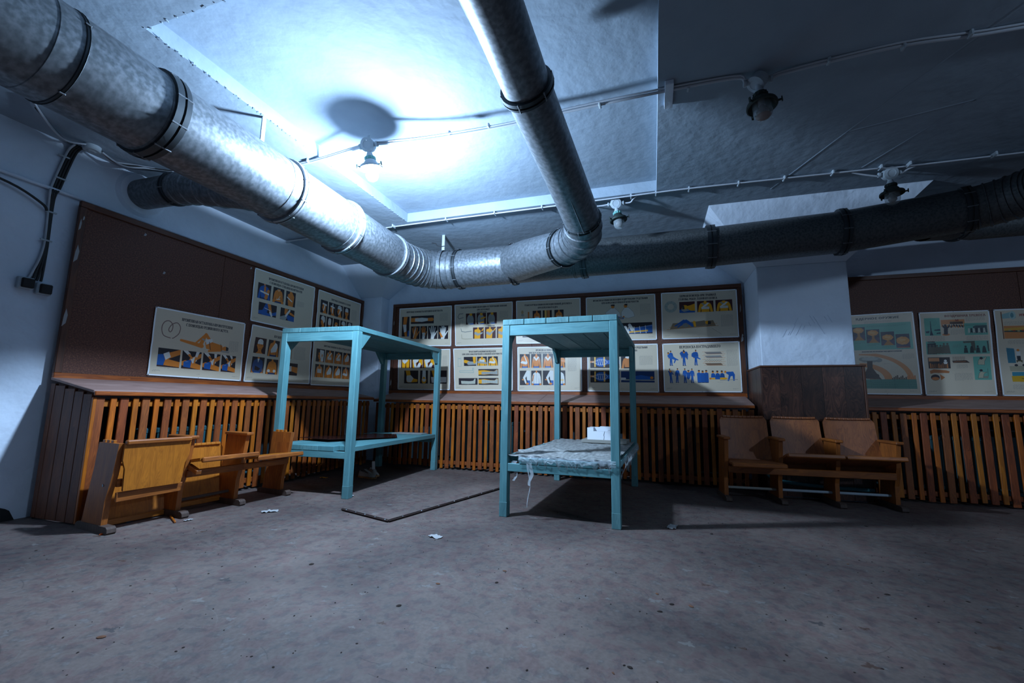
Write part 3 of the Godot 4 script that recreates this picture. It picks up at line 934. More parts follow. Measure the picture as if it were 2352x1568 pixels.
# ---------- explosion-proof ceiling lamps ----------
# at: junction box centre; axis: direction the lamp hangs in; lid: way the round cover faces
func lamp_fitting(label: String, at: Vector3, axis: Vector3, lid: Vector3, lit: bool, dusty := false, pale := false) -> Node3D:
	var t := thing("ceiling_lamp", label, "lamp", at)
	var y := -axis.normalized()
	var x := y.cross(Vector3(0.2, 0, 1)).normalized()
	var lb := Transform3D(Basis(x, y, x.cross(y)), Vector3.ZERO)
	var ly := lid.normalized()
	var lx := ly.cross(Vector3.UP).normalized()
	var bx := Transform3D(Basis(lx, ly, lx.cross(ly)), Vector3.ZERO)
	var body: Material = M.fitting_pale if pale else M.fitting
	part("junction_box", turned([Vector2(0, -0.03), Vector2(0.046, -0.03), Vector2(0.048, 0.018), Vector2(0.051, 0.02), Vector2(0.051, 0.03), Vector2(0.03, 0.034), Vector2(0.028, 0.031), Vector2(0, 0.031)], 20, bx), M.fitting_pale, t)
	for s in [-1.0, 1.0]:
		part("cable_gland", turned([Vector2(0, 0.04), Vector2(0.014, 0.04), Vector2(0.014, 0.062), Vector2(0.02, 0.062), Vector2(0.02, 0.075), Vector2(0, 0.075)], 10, Transform3D(Basis(Vector3(0, 0, 1), -s * PI / 2), Vector3.ZERO)), M.fitting_pale, t)
	part("mount_strap", box(Vector3(0.022, 0.05, 0.006), Vector3(0, 0.055, 0), 0.001), M.fitting_pale, t)
	part("neck", turned([Vector2(0.017, -0.03), Vector2(0.017, -0.055), Vector2(0.03, -0.09)], 14, lb), M.fitting_pale, t)
	var col := mb()
	lathe(col, [Vector2(0.03, -0.088), Vector2(0.037, -0.09), Vector2(0.037, -0.112), Vector2(0.03, -0.114)], 18, lb)
	for i in 12:
		var an := TAU * i / 12
		bbox(col, Vector3(0.005, 0.02, 0.004), lb * Transform3D(Basis(Vector3.UP, -an), Vector3(cos(an) * 0.038, -0.101, sin(an) * 0.038)), 0.001)
	part("collar", col.commit(), M.gasket if pale else M.fitting, t)
	part("skirt", turned([Vector2(0.033, -0.112), Vector2(0.048, -0.132), Vector2(0.056, -0.15), Vector2(0.078, -0.158), Vector2(0.081, -0.166), Vector2(0.081, -0.178), Vector2(0.074, -0.182), Vector2(0.07, -0.176), Vector2(0.05, -0.156), Vector2(0.03, -0.12)], 26, lb), M.fitting_pale if lit else M.fitting, t)
	for a in [0.4, 2.6, 4.6]:
		var w := mb()
		bbox(w, Vector3(0.028, 0.012, 0.008), lb * Transform3D(Basis(Vector3.UP, -a), Vector3(cos(a) * 0.089, -0.168, sin(a) * 0.089)), 0.003)
		bbox(w, Vector3(0.006, 0.03, 0.012), lb * Transform3D(Basis(Vector3.UP, -a), Vector3(cos(a) * 0.1, -0.166, sin(a) * 0.1)), 0.002)
		part("wing_nut", w.commit(), M.fitting, t)
	var dome := [Vector2(0.05, -0.15), Vector2(0.05, -0.215)]
	for i in range(1, 9):
		var an := PI / 2 * i / 8
		dome.append(Vector2(0.05 * cos(an), -0.215 - 0.048 * sin(an)))
	if lit:
		part("lamp_holder", turned([Vector2(0, -0.13), Vector2(0.018, -0.13), Vector2(0.018, -0.172), Vector2(0, -0.172)], 12, lb), M.fitting_pale, t)
		part("bulb", turned([Vector2(0.014, -0.17), Vector2(0.034, -0.195), Vector2(0.046, -0.22), Vector2(0.046, -0.235), Vector2(0.034, -0.258), Vector2(0.014, -0.27), Vector2(0, -0.272)], 18, lb), M.glow, t)
	else:
		part("lamp_holder", turned([Vector2(0, -0.13), Vector2(0.018, -0.13), Vector2(0.018, -0.172), Vector2(0, -0.172)], 12, lb), M.fitting_pale, t)
		part("bulb", turned([Vector2(0.013, -0.17), Vector2(0.016, -0.185), Vector2(0.029, -0.21), Vector2(0.029, -0.222), Vector2(0.016, -0.24), Vector2(0, -0.243)], 14, lb), M.glass_dusty, t)
		part("glass_dome", turned(dome, 22, lb), M.glass, t)
		if dusty:
			var dep := []
			for i in range(3, 9):
				var an := PI / 2 * i / 8
				dep.append(Vector2(0.047 * cos(an), -0.214 - 0.045 * sin(an)))
			part("rust_deposit", turned(dep, 18, lb), M.rust, t)
	return t

func glow_light(at: Vector3, energy: float) -> void:
	var l := OmniLight3D.new()
	l.name = numbered("lamp_light")
	l.position = at
	l.light_color = LIGHT_COLOR
	l.light_energy = energy
	l.omni_range = 25.0
	l.omni_attenuation = 2.0
	l.light_size = 0.06
	l.shadow_enabled = true
	add_child(l)

func build_lamps() -> void:
	var axis := Vector3(0.1, -1, -0.16).normalized()
	var at := Vector3(-1.95, 2.725, -2.49)
	lamp_fitting("glowing lamp hanging from the ceiling cable beside the big duct", at, axis, Vector3(0.2, -0.4, 1), true, false, true)
	glow_light(at + axis * 0.225, MAIN_ENERGY)
	lamp_fitting("unlit lamp with a rust-stained glass dome on the bare right ceiling", Vector3(0.627, 2.745, -2.62), Vector3(0.05, -1, 0.1), Vector3(-0.5, -0.7, 0.2), false, true)
	lamp_fitting("unlit lamp with clear dome hanging behind the duct fork", Vector3(-0.296, 2.755, -4.02), Vector3(0.14, -1, 0.05), Vector3(0.1, -0.3, 1), false, false, true)
	lamp_fitting("unlit lamp hanging in front of the pillar head, above the dark duct", Vector3(1.86, 2.745, -4.06), Vector3(0.02, -1, 0.0), Vector3(0.1, -0.3, 1), false, false)
	# the next lit lamps of the rows, outside the view
	for p in [Vector3(4.0, 2.745, -0.7)]:
		lamp_fitting("lit lamp on the right ceiling beyond the last seats", p, Vector3(0, -1, 0), Vector3(-0.3, -0.5, 0.6), true)
		glow_light(p + Vector3(0, -0.225, 0), SIDE_ENERGY)

# ---------- cables and wall fittings ----------
func build_cables() -> void:
	var y := S - 0.018
	var c1 := [Vector3(-4.25, y, -2.66), Vector3(-2.78, y, -2.643), Vector3(-2.03, y - 0.057, -2.495), Vector3(-1.95, y - 0.057, -2.49), Vector3(-1.87, y - 0.057, -2.495), Vector3(-1.5, y - 0.02, -2.6), Vector3(-0.9, y - 0.012, -2.625), Vector3(-0.5, y, -2.615), Vector3(0.07, y, -2.6), Vector3(0.5, y, -2.605), Vector3(0.57, y - 0.03, -2.62), Vector3(0.69, y - 0.03, -2.62), Vector3(0.8, y - 0.006, -2.63), Vector3(1.3, y + 0.006, -2.61), Vector3(1.83, y, -2.64), Vector3(3.2, y, -2.64), Vector3(9.95, y, -2.64)]
	var t := thing("ceiling_cable", "painted cable strung across the coffer carrying the glowing lamp", "cable")
	part("wire", pipe(curve(c1, 5), 0.009, 8, false), M.cable, t)
	var c1b := []
	for p in c1:
		c1b.append(p + Vector3(0, 0.008, 0.014 + 0.006 * sin(p.x * 7.0)))
	part("wire", pipe(curve(c1b, 5), 0.006, 8, false), M.cable, t)
	for x in [-2.62, -1.35, -1.05, -0.28, 0.25, 0.98, 1.32, 1.6]:
		part("cable_clip", box(Vector3(0.014, 0.03, 0.04), Vector3(x, y + 0.002, -2.615), 0.003), M.fitting_pale, t)
	part("cable_hook", span(Vector3(-2.52, y, -2.65), Vector3(-2.51, R, -2.64)), M.fitting_pale, t)
	# bundle of white wires along the far edge of the coffer
	var t2 := thing("ceiling_cable", "bundle of white wires clipped along the far edge of the coffer", "cable")
	for k in 3:
		var pts := []
		for q in [[-4.25, -4.03], [-2.89, -4.0], [-2.2, -3.985], [-1.4, -3.98], [-0.6, -3.972], [0.075, -3.965], [0.41, -3.965], [1.1, -4.0], [1.74, -4.03], [2.7, -4.06], [9.95, -4.1]]:
			pts.append(Vector3(q[0], y + 0.004 - 0.005 * k, q[1] + 0.014 * k + rng.randf_range(-0.005, 0.005)))
		part("wire", pipe(curve(pts, 6), 0.0065, 8, false), M.cable, t2)
	for x in [-2.7, -2.05, -1.5, -1.0, -0.15, 0.07, 0.35, 0.75, 1.1, 1.45, 1.78, 1.97, 2.5]:
		var zc := -3.965 - 0.02 * maxf(0.0, x - 0.4) * 1.4
		part("cable_clip", box(Vector3(0.014, 0.03, 0.06), Vector3(x, y, zc), 0.003), M.fitting_pale, t2)
	part("lamp_lead", pipe(curve([Vector3(-0.66, y, -3.97), Vector3(-0.55, y - 0.028, -4.0), Vector3(-0.45, y - 0.03, -4.02), Vector3(-0.37, y - 0.026, -4.02)], 5), 0.007, 8), M.cable, t2)
	part("lamp_lead", pipe(curve([Vector3(-0.22, y - 0.03, -4.02), Vector3(-0.16, y - 0.03, -4.02), Vector3(-0.13, y - 0.01, -3.99), Vector3(-0.1, y, -3.97)], 5), 0.007, 8), M.cable, t2)
	part("lamp_lead", pipe(curve([Vector3(1.6, y, -4.03), Vector3(1.68, y - 0.02, -4.05), Vector3(1.78, y - 0.045, -4.06)], 5), 0.007, 8), M.cable, t2)
	part("lamp_lead", pipe(curve([Vector3(1.94, y - 0.045, -4.06), Vector3(1.98, y - 0.02, -4.05), Vector3(2.04, y, -4.04)], 5), 0.007, 8), M.cable, t2)
	# small metal plate by the right edge of the coffer
	tag(part("ceiling_plate", span(Vector3(0.115, S - 0.03, -2.76), Vector3(0.165, S, -2.53), 0.002), M.plaster), "small whitewashed steel lug on the slab at the coffer's right edge", "bracket")
	# conduit along the top of the left board
	var x := WL + 0.02
	tag(part("wall_conduit", pipe(curve([Vector3(x, 2.405, 7.9), Vector3(x, 2.4, -1.0), Vector3(x, 2.4, -3.0), Vector3(x, 2.4, -5.3), Vector3(x, 2.39, -5.42), Vector3(x, 2.34, -5.46), Vector3(x, 2.2, -5.47)], 4), 0.013, 8), M.plaster), "whitewashed conduit running along the top of the left notice board", "conduit")
	# cable bundle down the left wall
	var b := thing("wall_cable", "dark cable bundle running down the left wall to two sockets", "cable")
	x = WL + 0.018
	for k in 4:
		var o := 0.016 * (k - 1.5)
		part("wire", pipe(curve([Vector3(x + 0.07, S - 0.02, -1.93 + o), Vector3(x + 0.01, S - 0.06, -1.925 + o), Vector3(x, 2.6, -1.9 + o), Vector3(x, 2.42, -1.87 + o), Vector3(x + 0.025, 2.36, -1.85 + o * 0.7), Vector3(x, 2.27, -1.86 + o * 0.5), Vector3(x, 1.95, -1.87 + o * 0.4), Vector3(x, 1.74, -1.85 + o * 1.2), Vector3(x, 1.69, -1.84 + o * 1.5)], 5), 0.008, 8), M.cable_dark if k < 3 else M.cable, b)
	part("wire", pipe(curve([Vector3(x, 2.36, -0.9), Vector3(x + 0.01, 2.36, -1.3), Vector3(x + 0.02, 2.33, -1.62), Vector3(x + 0.02, 2.26, -1.8), Vector3(x + 0.01, 2.22, -1.84)], 5), 0.009, 8), M.cable_dark, b)
	for yy in [2.68, 2.5, 2.22, 2.0]:
		part("cable_clip", box(Vector3(0.012, 0.012, 0.068), Vector3(x + 0.006, yy, -1.885 + (0.0 if yy > 2.4 else 0.02)), 0.003), M.fitting_pale, b)
	for s in [[1.655, -1.795, "left"], [1.635, -1.895, "right"]]:
		var q := thing("socket", "small %s of two dark surface sockets on the left wall" % ("higher, left one" if s[2] == "left" else "lower, right one"), "socket", Vector3(WL, s[0], s[1]))
		part("back_box", box(Vector3(0.04, 0.085, 0.085), Vector3(0.02, 0, 0), 0.006), M.fitting_pale, q)
		part("face_plate", box(Vector3(0.022, 0.068, 0.066), Vector3(0.048, 0.0, -0.004), 0.005), M.dark, q)
	# round ceiling box with painted leads beside the big duct
	var j := thing("junction_box", "round painted junction box with loose leads above the left sockets", "junction box", Vector3(-4.13, S - 0.022, -1.98))
	part("box", turned([Vector2(0.055, 0.02), Vector2(0.055, -0.01), Vector2(0.05, -0.02), Vector2(0.03, -0.022), Vector2(0.02, -0.03), Vector2(0, -0.03)], 20), M.fitting_pale, j)
	for k in 6:
		var a := -0.6 + 0.25 * k
		var side := 1.0 if k % 2 == 0 else -1.0
		part("lead", pipe(curve([Vector3(0.02 * cos(a), 0.005, side * 0.045), Vector3(-0.03 + 0.03 * k * 0.5, -0.015 - 0.006 * k, side * (0.13 + 0.012 * k)), Vector3(0.03 + 0.03 * k * 0.6, 0.0, side * (0.24 + 0.02 * k)), Vector3(0.2 + 0.03 * k, 0.012, side * (0.42 + 0.02 * k))], 5), 0.007, 7), M.cable if k % 3 else M.cable_dark, j)

# ---------- bunks ----------
func bunk(label: String, at: Vector3, turn: float, w: float, l: float, h: float, planks: int) -> Node3D:
	var t := thing("bunk_bed", label, "bunk bed", at, turn)
	var lw := 0.062
	var ld := 0.07
	for sx in [-1.0, 1.0]:
		for sz in [-1.0, 1.0]:
			part("leg", box(Vector3(lw, h - 0.046, ld), Vector3(sx * (w - lw) / 2, (h - 0.046) / 2, sz * (l - ld) / 2), 0.004, rnd()), M.teal[rng.randi() % 3], t)
			# worn bare foot of the leg
			part("worn_foot", box(Vector3(lw + 0.002, 0.11, ld + 0.002), Vector3(sx * (w - lw) / 2, 0.055, sz * (l - ld) / 2), 0.003, rnd()), M.teal_end, t)
	var pw := w / planks
	for i in planks:
		part("top_plank", box(Vector3(pw - 0.004, 0.045, l), Vector3(-w / 2 + pw * (i + 0.5), h - 0.0225, 0), 0.003, rnd()), M.teal_end if i % 2 == 0 else M.teal[2], t)
	for sz in [-1.0, 1.0]:
		part("top_rail", box(Vector3(w - 2 * lw, 0.085, 0.035), Vector3(0, h - 0.09, sz * (l / 2 - 0.02)), 0.003, rnd()), M.teal[0], t)
		part("bench_rail", box(Vector3(w - 2 * lw, 0.06, 0.035), Vector3(0, 0.37, sz * (l / 2 - 0.02)), 0.003, rnd()), M.teal[1], t)
	var n := planks + 1
	var iw := w - 0.01
	pw = iw / n
	for i in n:
		# the outer planks are notched in between the legs
		var edge := i == 0 or i == n - 1
		part("bench_plank", box(Vector3(pw - 0.004, 0.045, l - (2 * ld + 0.01 if edge else 0.0)), Vector3(-iw / 2 + pw * (i + 0.5), 0.4235, 0), 0.003, rnd()), M.teal[rng.randi() % 3], t)
	for sx in [-1.0, 1.0]:
		for sz in [-1.0, 1.0]:
			var g := mb()
			var z0: float = sz * (l / 2 - ld)
			prism(g, PackedVector2Array([Vector2(0, 0), Vector2(0.17, 0), Vector2(0.03, -0.15), Vector2(0, -0.15)]), 0.03, Transform3D(Basis(Vector3(0, 0, -sz), Vector3.UP, Vector3(sz, 0, 0)), Vector3(sx * (w / 2 - lw * 0.5), h - 0.047, z0)), rnd())
			part("corner_brace", g.commit(), M.teal[1], t)
	return t

func build_bunks() -> void:
	bunk("turquoise wooden bunk with a bare lower bench, beside the corner pillar", Vector3(-3.05, 0, -4.22), deg_to_rad(2.4), 0.86, 1.82, 1.545, 4)
	bunk("turquoise wooden bunk with crumpled dusty plastic film on its bench", Vector3(-0.67, 0, -4.155), deg_to_rad(-1.8), 0.912, 1.775, 1.53, 5)
	# things lying on the first bunk
	var st := mb()
	prism(st, PackedVector2Array([Vector2(-3.50, 3.66), Vector2(-3.06, 3.60), Vector2(-2.74, 4.32), Vector2(-3.1, 4.86), Vector2(-3.38, 4.66)]), 0.004, Transform3D(Basis(Vector3(1, 0, 0), Vector3(0, 0, -1), Vector3(0, 1, 0)), Vector3.ZERO))
	var sh := part("hardboard_offcut", st.commit(), M.lacquer)
	sh.transform = Transform3D(Basis(Vector3(0, 0, 1), 0.0), Vector3(0, 0, 0)) * Transform3D(Basis(Vector3(1, 0, 0), deg_to_rad(-1.2)), Vector3(0, 0.55, 0.0))
	tag(sh, "glossy dark brown sheet lying on the first bunk's bench", "sheet")
	var pn := part("grey_panel", box(Vector3(0.4, 0.008, 0.2), Vector3.ZERO, 0.002), M.dust_film)
	pn.transform = Transform3D(Basis(Vector3.UP, 0.1), Vector3(-2.98, 0.4525, -4.98))
	tag(pn, "flat dusty grey panel on the far end of the first bunk's bench", "panel")
	film()
	# foam packing piece on a flat slab
	var slab := part("card_slab", box(Vector3(0.46, 0.034, 0.3), Vector3.ZERO, 0.004), M.card)
	slab.transform = Transform3D(Basis(Vector3.UP, -0.05), Vector3(-0.495, 0.48, -4.77))
	tag(slab, "flat grey card slab under the white foam block on the second bunk", "slab")
	var f := thing("foam_block", "white broken foam packing block on the second bunk's bench", "packaging", Vector3(-0.53, 0.497, -4.75), -0.06)
	var fs := mb()
	var sec := PackedVector2Array([Vector2(-0.138, 0), Vector2(0.03, 0), Vector2(0.036, 0.03), Vector2(0.03, 0.048), Vector2(0.04, 0.085), Vector2(-0.072, 0.085), Vector2(-0.074, 0.12), Vector2(-0.138, 0.12)])
	prism(fs, sec, 0.05, Transform3D(Basis.IDENTITY, Vector3(0, 0, 0.075)))
	prism(fs, PackedVector2Array([Vector2(-0.138, 0), Vector2(0.138, 0), Vector2(0.138, 0.1), Vector2(0.085, 0.1), Vector2(0.085, 0.128), Vector2(-0.03, 0.128), Vector2(-0.034, 0.12), Vector2(-0.138, 0.12)]), 0.05, Transform3D(Basis.IDENTITY, Vector3(0, 0, -0.075)))
	bbox(fs, Vector3(0.276, 0.03, 0.1), Transform3D(Basis.IDENTITY, Vector3(0, 0.016, 0)), 0.002)
	bbox(fs, Vector3(0.05, 0.118, 0.1), Transform3D(Basis.IDENTITY, Vector3(-0.113, 0.06, 0)), 0.002)
	part("block", fs.commit(), M.foam, f)
	part("broken_corner", cut([Vector2(0.034, 0), Vector2(0.138, 0), Vector2(0.138, 0.1), Vector2(0.075, 0.1), Vector2(0.07, 0.088), Vector2(0.046, 0.085), Vector2(0.036, 0.048), Vector2(0.041, 0.03)], 0.05, Transform3D(Basis(Vector3.UP, 0.03), Vector3(0, 0, 0.077))), M.foam, f)
	# pair of canvas shoes under the first bunk
	shoe("white canvas shoe lying under the first bunk, nearer of the pair", Vector3(-3.09, 0, -4.3), 1.35, 0.0)
	shoe("white canvas shoe with its tongue up under the first bunk, behind its fellow", Vector3(-3.13, 0, -4.47), 0.9, 0.12)

func film() -> void:
	var t := thing("plastic_film", "crumpled dusty plastic film draped over the second bunk's bench", "plastic film", Vector3(-0.67, 0, -4.155), deg_to_rad(-1.8))
	var n := noise(71, 2.6, 4)
	var nf := noise(72, 9.0, 3, FastNoiseLite.TYPE_PERLIN)
	var nx := 46
	var nz := 80
	var pts := []
	for j in nz + 1:
		var row := []
		for i in nx + 1:
			var fx := float(i) / nx
			var fz := float(j) / nz
			var x := -0.38 + 0.81 * fx
			var z := 0.875 - 1.68 * fz
			x += n.get_noise_2d(z * 2.0, 3.0) * 0.06 * (1.0 - fx)
			z += n.get_noise_2d(x * 2.0, 9.0) * 0.03
			var edge := smoothstep(0.0, 0.1, fx) * smoothstep(0.0, 0.04, 1.0 - fz)
			var y := 0.452 + absf(n.get_noise_2d(x * 1.6, z * 1.6)) * 0.012 + (0.012 - 0.03 * absf(nf.get_noise_2d(x * 0.8, z * 0.8))) * 0.6 + absf(nf.get_noise_2d(x * 2.0 + 4.0, z * 2.0)) * 0.008 + (1.0 - edge) * 0.006 * (1.0 + nf.get_noise_2d(z * 2.0, x))
			# long fold across the bench
			y += 0.012 * exp(-pow((fz - 0.16 - 0.05 * fx) * 30.0, 2.0))
			row.append(Vector3(x, y, z))
		pts.append(row)
	part("top_sheet", sheet(pts), M.dust_film, t)
	# ragged edges hanging over the front and the right side
	var front := []
	for j in 8:
		var row := []
		for i in 61:
			var fx := i / 60.0
			var x := -0.3 + 0.73 * fx
			var rag := 0.03 + 0.055 * absf(n.get_noise_2d(x * 5.0, 31.0)) * 2.0 + 0.03 * absf(nf.get_noise_2d(x * 3.0, 2.0))
			var d := rag * j / 7.0
			row.append(Vector3(x, 0.462 - d, 0.889 + 0.012 * sin(d * 50.0) + nf.get_noise_2d(x * 2.0, d * 30.0) * 0.018 + 0.006))
		front.append(row)
	part("hanging_edge", sheet(front), M.film, t)
	var right := []
	for j in 7:
		var row := []
		for i in 71:
			var fz := i / 70.0
			var z := 0.8 - 1.5 * fz
			var rag := 0.05 + 0.12 * absf(n.get_noise_2d(z * 4.0, 51.0)) * 2.0 * (1.0 - 0.5 * fz)
			var d := rag * j / 6.0
			row.append(Vector3(0.458 + 0.015 * sin(d * 40.0) + nf.get_noise_2d(z * 2.0, d * 25.0) * 0.02 + 0.012, 0.466 - d, z))
		right.append(row)
	part("hanging_edge", sheet(right), M.film, t)
	for s in [[-0.34, 0.05, 0.15, 0.86], [-0.2, 0.045, 0.17, 0.9], [-0.215, 0.018, 0.33, 0.895]]:
		var strip := []
		for j in 12:
			var f := j / 11.0
			var row := []
			for i in 4:
				var x: float = s[0] + s[1] * (i / 3.0 - 0.5) * (1.0 - 0.5 * f) + 0.012 * sin(f * 7.0 + s[0] * 9.0)
				row.append(Vector3(x, 0.42 - s[2] * f, s[3] + nf.get_noise_2d(x * 6.0, f * 2.0) * 0.02 + 0.006 * i))
			strip.append(row)
		part("torn_strip", sheet(strip), M.film, t)

func sheet(pts: Array) -> ArrayMesh:
	var st := SurfaceTool.new()
	st.begin(Mesh.PRIMITIVE_TRIANGLES)
	st.set_smooth_group(0)
	var r: int = pts.size()
	var c: int = pts[0].size()
	for j in r - 1:
		for i in c - 1:
			for v in [[j, i], [j + 1, i], [j + 1, i + 1], [j, i], [j + 1, i + 1], [j, i + 1]]:
				var p: Vector3 = pts[v[0]][v[1]]
				st.set_uv(Vector2(float(v[1]) / c, float(v[0]) / r) * 2.0)
				st.add_vertex(p)
	st.index()
	st.generate_normals()
	return st.commit()

func shoe(label: String, at: Vector3, turn: float, tongue: float) -> void:
	var t := thing("shoe", label, "shoe", at, turn, "")
	# stations from heel to toe: z, half width, height
	var sta := [[-0.125, 0.018, 0.055], [-0.115, 0.03, 0.075], [-0.07, 0.036, 0.078], [-0.02, 0.034, 0.07], [0.03, 0.04, 0.062], [0.08, 0.045, 0.048], [0.115, 0.036, 0.036], [0.132, 0.014, 0.026]]
	var rows := []
	for s in sta:
		var row := []
		for i in 15:
			var a := PI * i / 14.0
			row.append(Vector3(cos(a) * s[1] * (1.0 - 0.25 * sin(a)), 0.014 + sin(a) * (s[2] - 0.014), s[0]))
		rows.append(row)
	# leave the mouth of the shoe open
	var up := SurfaceTool.new()
	up.begin(Mesh.PRIMITIVE_TRIANGLES)
	up.set_smooth_group(0)
	for j in rows.size() - 1:
		for i in 14:
			if j >= 1 and j <= 3 and i >= 4 and i <= 9:
				continue
			for v in [[j, i], [j + 1, i + 1], [j + 1, i], [j, i], [j, i + 1], [j + 1, i + 1]]:
				up.add_vertex(rows[v[0]][v[1]])
	up.index()
	up.generate_normals()
	part("upper", up.commit(), M.shoe, t)
	var sole := []
	for s in sta:
		sole.append(Vector2(s[1] * 1.06, s[0]))
	for k in range(sta.size() - 1, -1, -1):
		sole.append(Vector2(-sta[k][1] * 1.06, sta[k][0]))
	var ss := mb()
	prism(ss, PackedVector2Array(sole), 0.018, Transform3D(Basis(Vector3(1, 0, 0), Vector3(0, 0, 1), Vector3(0, -1, 0)), Vector3(0, 0.009, 0)))
	part("sole", ss.commit(), M.sole, t)
	var ins := mb()
	prism(ins, PackedVector2Array(sole), 0.004, Transform3D(Basis(Vector3(0.9, 0, 0), Vector3(0, 0, 0.95), Vector3(0, -1, 0)), Vector3(0, 0.02, 0)))
	part("insole", ins.commit(), M.dark, t)
	part("tongue", box(Vector3(0.035, 0.004, 0.09), Vector3.ZERO, 0.001), M.shoe, t, Transform3D(Basis(Vector3(1, 0, 0), 0.35 + tongue * 8.0), Vector3(0, 0.075 + tongue * 0.3, 0.0 - tongue * 0.1)))
	for k in 4:
		var lc := mb()
		stick(lc, Vector3(-0.02, 0.068 - 0.004 * k, 0.005 + 0.018 * k), Vector3(0.02, 0.068 - 0.004 * k, 0.012 + 0.018 * k), 0.004, 0.003)
		part("lace", lc.commit(), M.shoe, t)

# ---------- rows of theatre seats ----------
func seat_upright(t: Node3D, x: float, cap: bool, tenons: bool) -> void:
	var side := [Vector2(-0.085, 0.045), Vector2(-0.078, 0.2), Vector2(-0.03, 0.36), Vector2(0.0, 0.56), Vector2(-0.235, 0.56), Vector2(-0.25, 0.48), Vector2(-0.255, 0.4), Vector2(-0.285, 0.25), Vector2(-0.32, 0.045)]
	var st := mb()
	# outline is (z, y); thickness along x
	prism(st, PackedVector2Array(side), 0.034, Transform3D(Basis(Vector3(0, 0, 1), Vector3.UP, Vector3(-1, 0, 0)), Vector3(x, 0, 0)), rnd())
	part("upright", st.commit(), M.seat_leg, t)
	var ft := mb()
	prism(ft, PackedVector2Array([Vector2(-0.37, 0), Vector2(0.0, 0), Vector2(0.012, 0.012), Vector2(0.008, 0.034), Vector2(-0.01, 0.046), Vector2(-0.35, 0.046), Vector2(-0.372, 0.03)]), 0.05, Transform3D(Basis(Vector3(0, 0, 1), Vector3.UP, Vector3(-1, 0, 0)), Vector3(x, 0, 0)), rnd())
	part("foot", ft.commit(), M.seat_foot, t)
	if cap:
		part("armrest", box(Vector3(0.06, 0.024, 0.285), Vector3(x, 0.572, -0.115), 0.006, rnd()), M.seat_leg, t)
	if tenons:
		for z in [-0.2, -0.15, -0.1]:
			part("tenon", box(Vector3(0.018, 0.02, 0.03), Vector3(x, 0.568, z), 0.002), M.slat_light[0], t)
	part("bolt", turned([Vector2(0, 0.002), Vector2(0.009, 0.002), Vector2(0.009, 0), Vector2(0, 0)], 8, Transform3D(Basis(Vector3(0, 0, 1), PI / 2), Vector3(x - 0.0175, 0.29, -0.12))), M.bolt, t)

func seat_pan(t: Node3D, x: float, tilt: float, lift := 0.0, fwd := 0.0, narrow := 1.0, m: Material = null) -> void:
	# plywood seat: wider in front of the uprights; hinge near the back
	var s := thing_part("seat", t)
	s.transform = Transform3D(Basis(Vector3(1, 0, 0), -tilt) * Basis.from_scale(Vector3(narrow, 1, 1)), Vector3(x, 0.335 + lift, -0.15 + fwd))
	var st := mb()
	prism(st, PackedVector2Array([Vector2(-0.19, -0.02), Vector2(0.19, -0.02), Vector2(0.2, 0.12), Vector2(0.222, 0.18), Vector2(0.224, 0.275), Vector2(0.2, 0.3), Vector2(-0.2, 0.3), Vector2(-0.224, 0.275), Vector2(-0.222, 0.18), Vector2(-0.2, 0.12)]), 0.018, Transform3D(Basis(Vector3(1, 0, 0), Vector3(0, 0, 1), Vector3(0, -1, 0)), Vector3(0, 0.024, 0)), rnd())
	s.mesh = st.commit()
	s.material_override = m if m else M.seat_ply
	part("seat_front", box(Vector3(0.44, 0.036, 0.03), Vector3(0, 0.016, 0.292), 0.008, rnd()), M.seat_leg, s)

func thing_part(called: String, t: Node3D) -> MeshInstance3D:
	return part(called, null, null, t)

func seat_back(t: Node3D, x: float, base: Vector3, lean: float, m: Material, h := 0.455) -> void:
	var w := 0.212
	var b := thing_part("backrest", t)
	b.transform = Transform3D(Basis(Vector3(1, 0, 0), -lean), Vector3(x, base.y, base.z))
	var rows := []
	# gently dished plywood, modelled front and back
	var st := mb()
	var ny := 10
	var nx := 12
	for side in [0.0, 1.0]:
		for j in ny:
			for i in nx:
				var q := []
				var u := []
				for c in [[i, j], [i + 1, j], [i + 1, j + 1], [i, j + 1]]:
					var fx: float = float(c[0]) / nx * 2.0 - 1.0
					var fy: float = float(c[1]) / ny
					var ww := w
					if fy > 0.93:
						ww = w - 0.03 * pow((fy - 0.93) / 0.07, 2.0)
					q.append(Vector3(fx * ww, fy * h, -0.018 * (1.0 - fx * fx) - 0.012 * sin(fy * PI) - side * 0.012))
					u.append(Vector2(fx * 0.8 + x, fy * 0.45 + x * 3.0))
				var n: Vector3 = (q[1] - q[0]).cross(q[3] - q[0]).normalized()
				if side > 0.5:
					n = -n
				tri(st, [q[0], q[1], q[2]], [n, n, n], [u[0], u[1], u[2]])
				tri(st, [q[0], q[2], q[3]], [n, n, n], [u[0], u[2], u[3]])
	b.mesh = st.commit()
	b.material_override = m
	var band := mb()
	for i in 10:
		var f0 := i / 10.0 * 2.0 - 1.0
		var f1 := (i + 1) / 10.0 * 2.0 - 1.0
		stick(band, Vector3(f0 * 0.185, h - 0.012, -0.016 * (1.0 - f0 * f0) - 0.004), Vector3(f1 * 0.185, h - 0.012, -0.016 * (1.0 - f1 * f1) - 0.004), 0.02, 0.034, Vector3.BACK, 0.004, Vector2(i * 0.05, 0.2))
	part("top_band", band.commit(), m, b)
	part("lower_band", box(Vector3(0.4, 0.035, 0.012), Vector3(0, 0.02, 0.004), 0.003, rnd()), m, b)

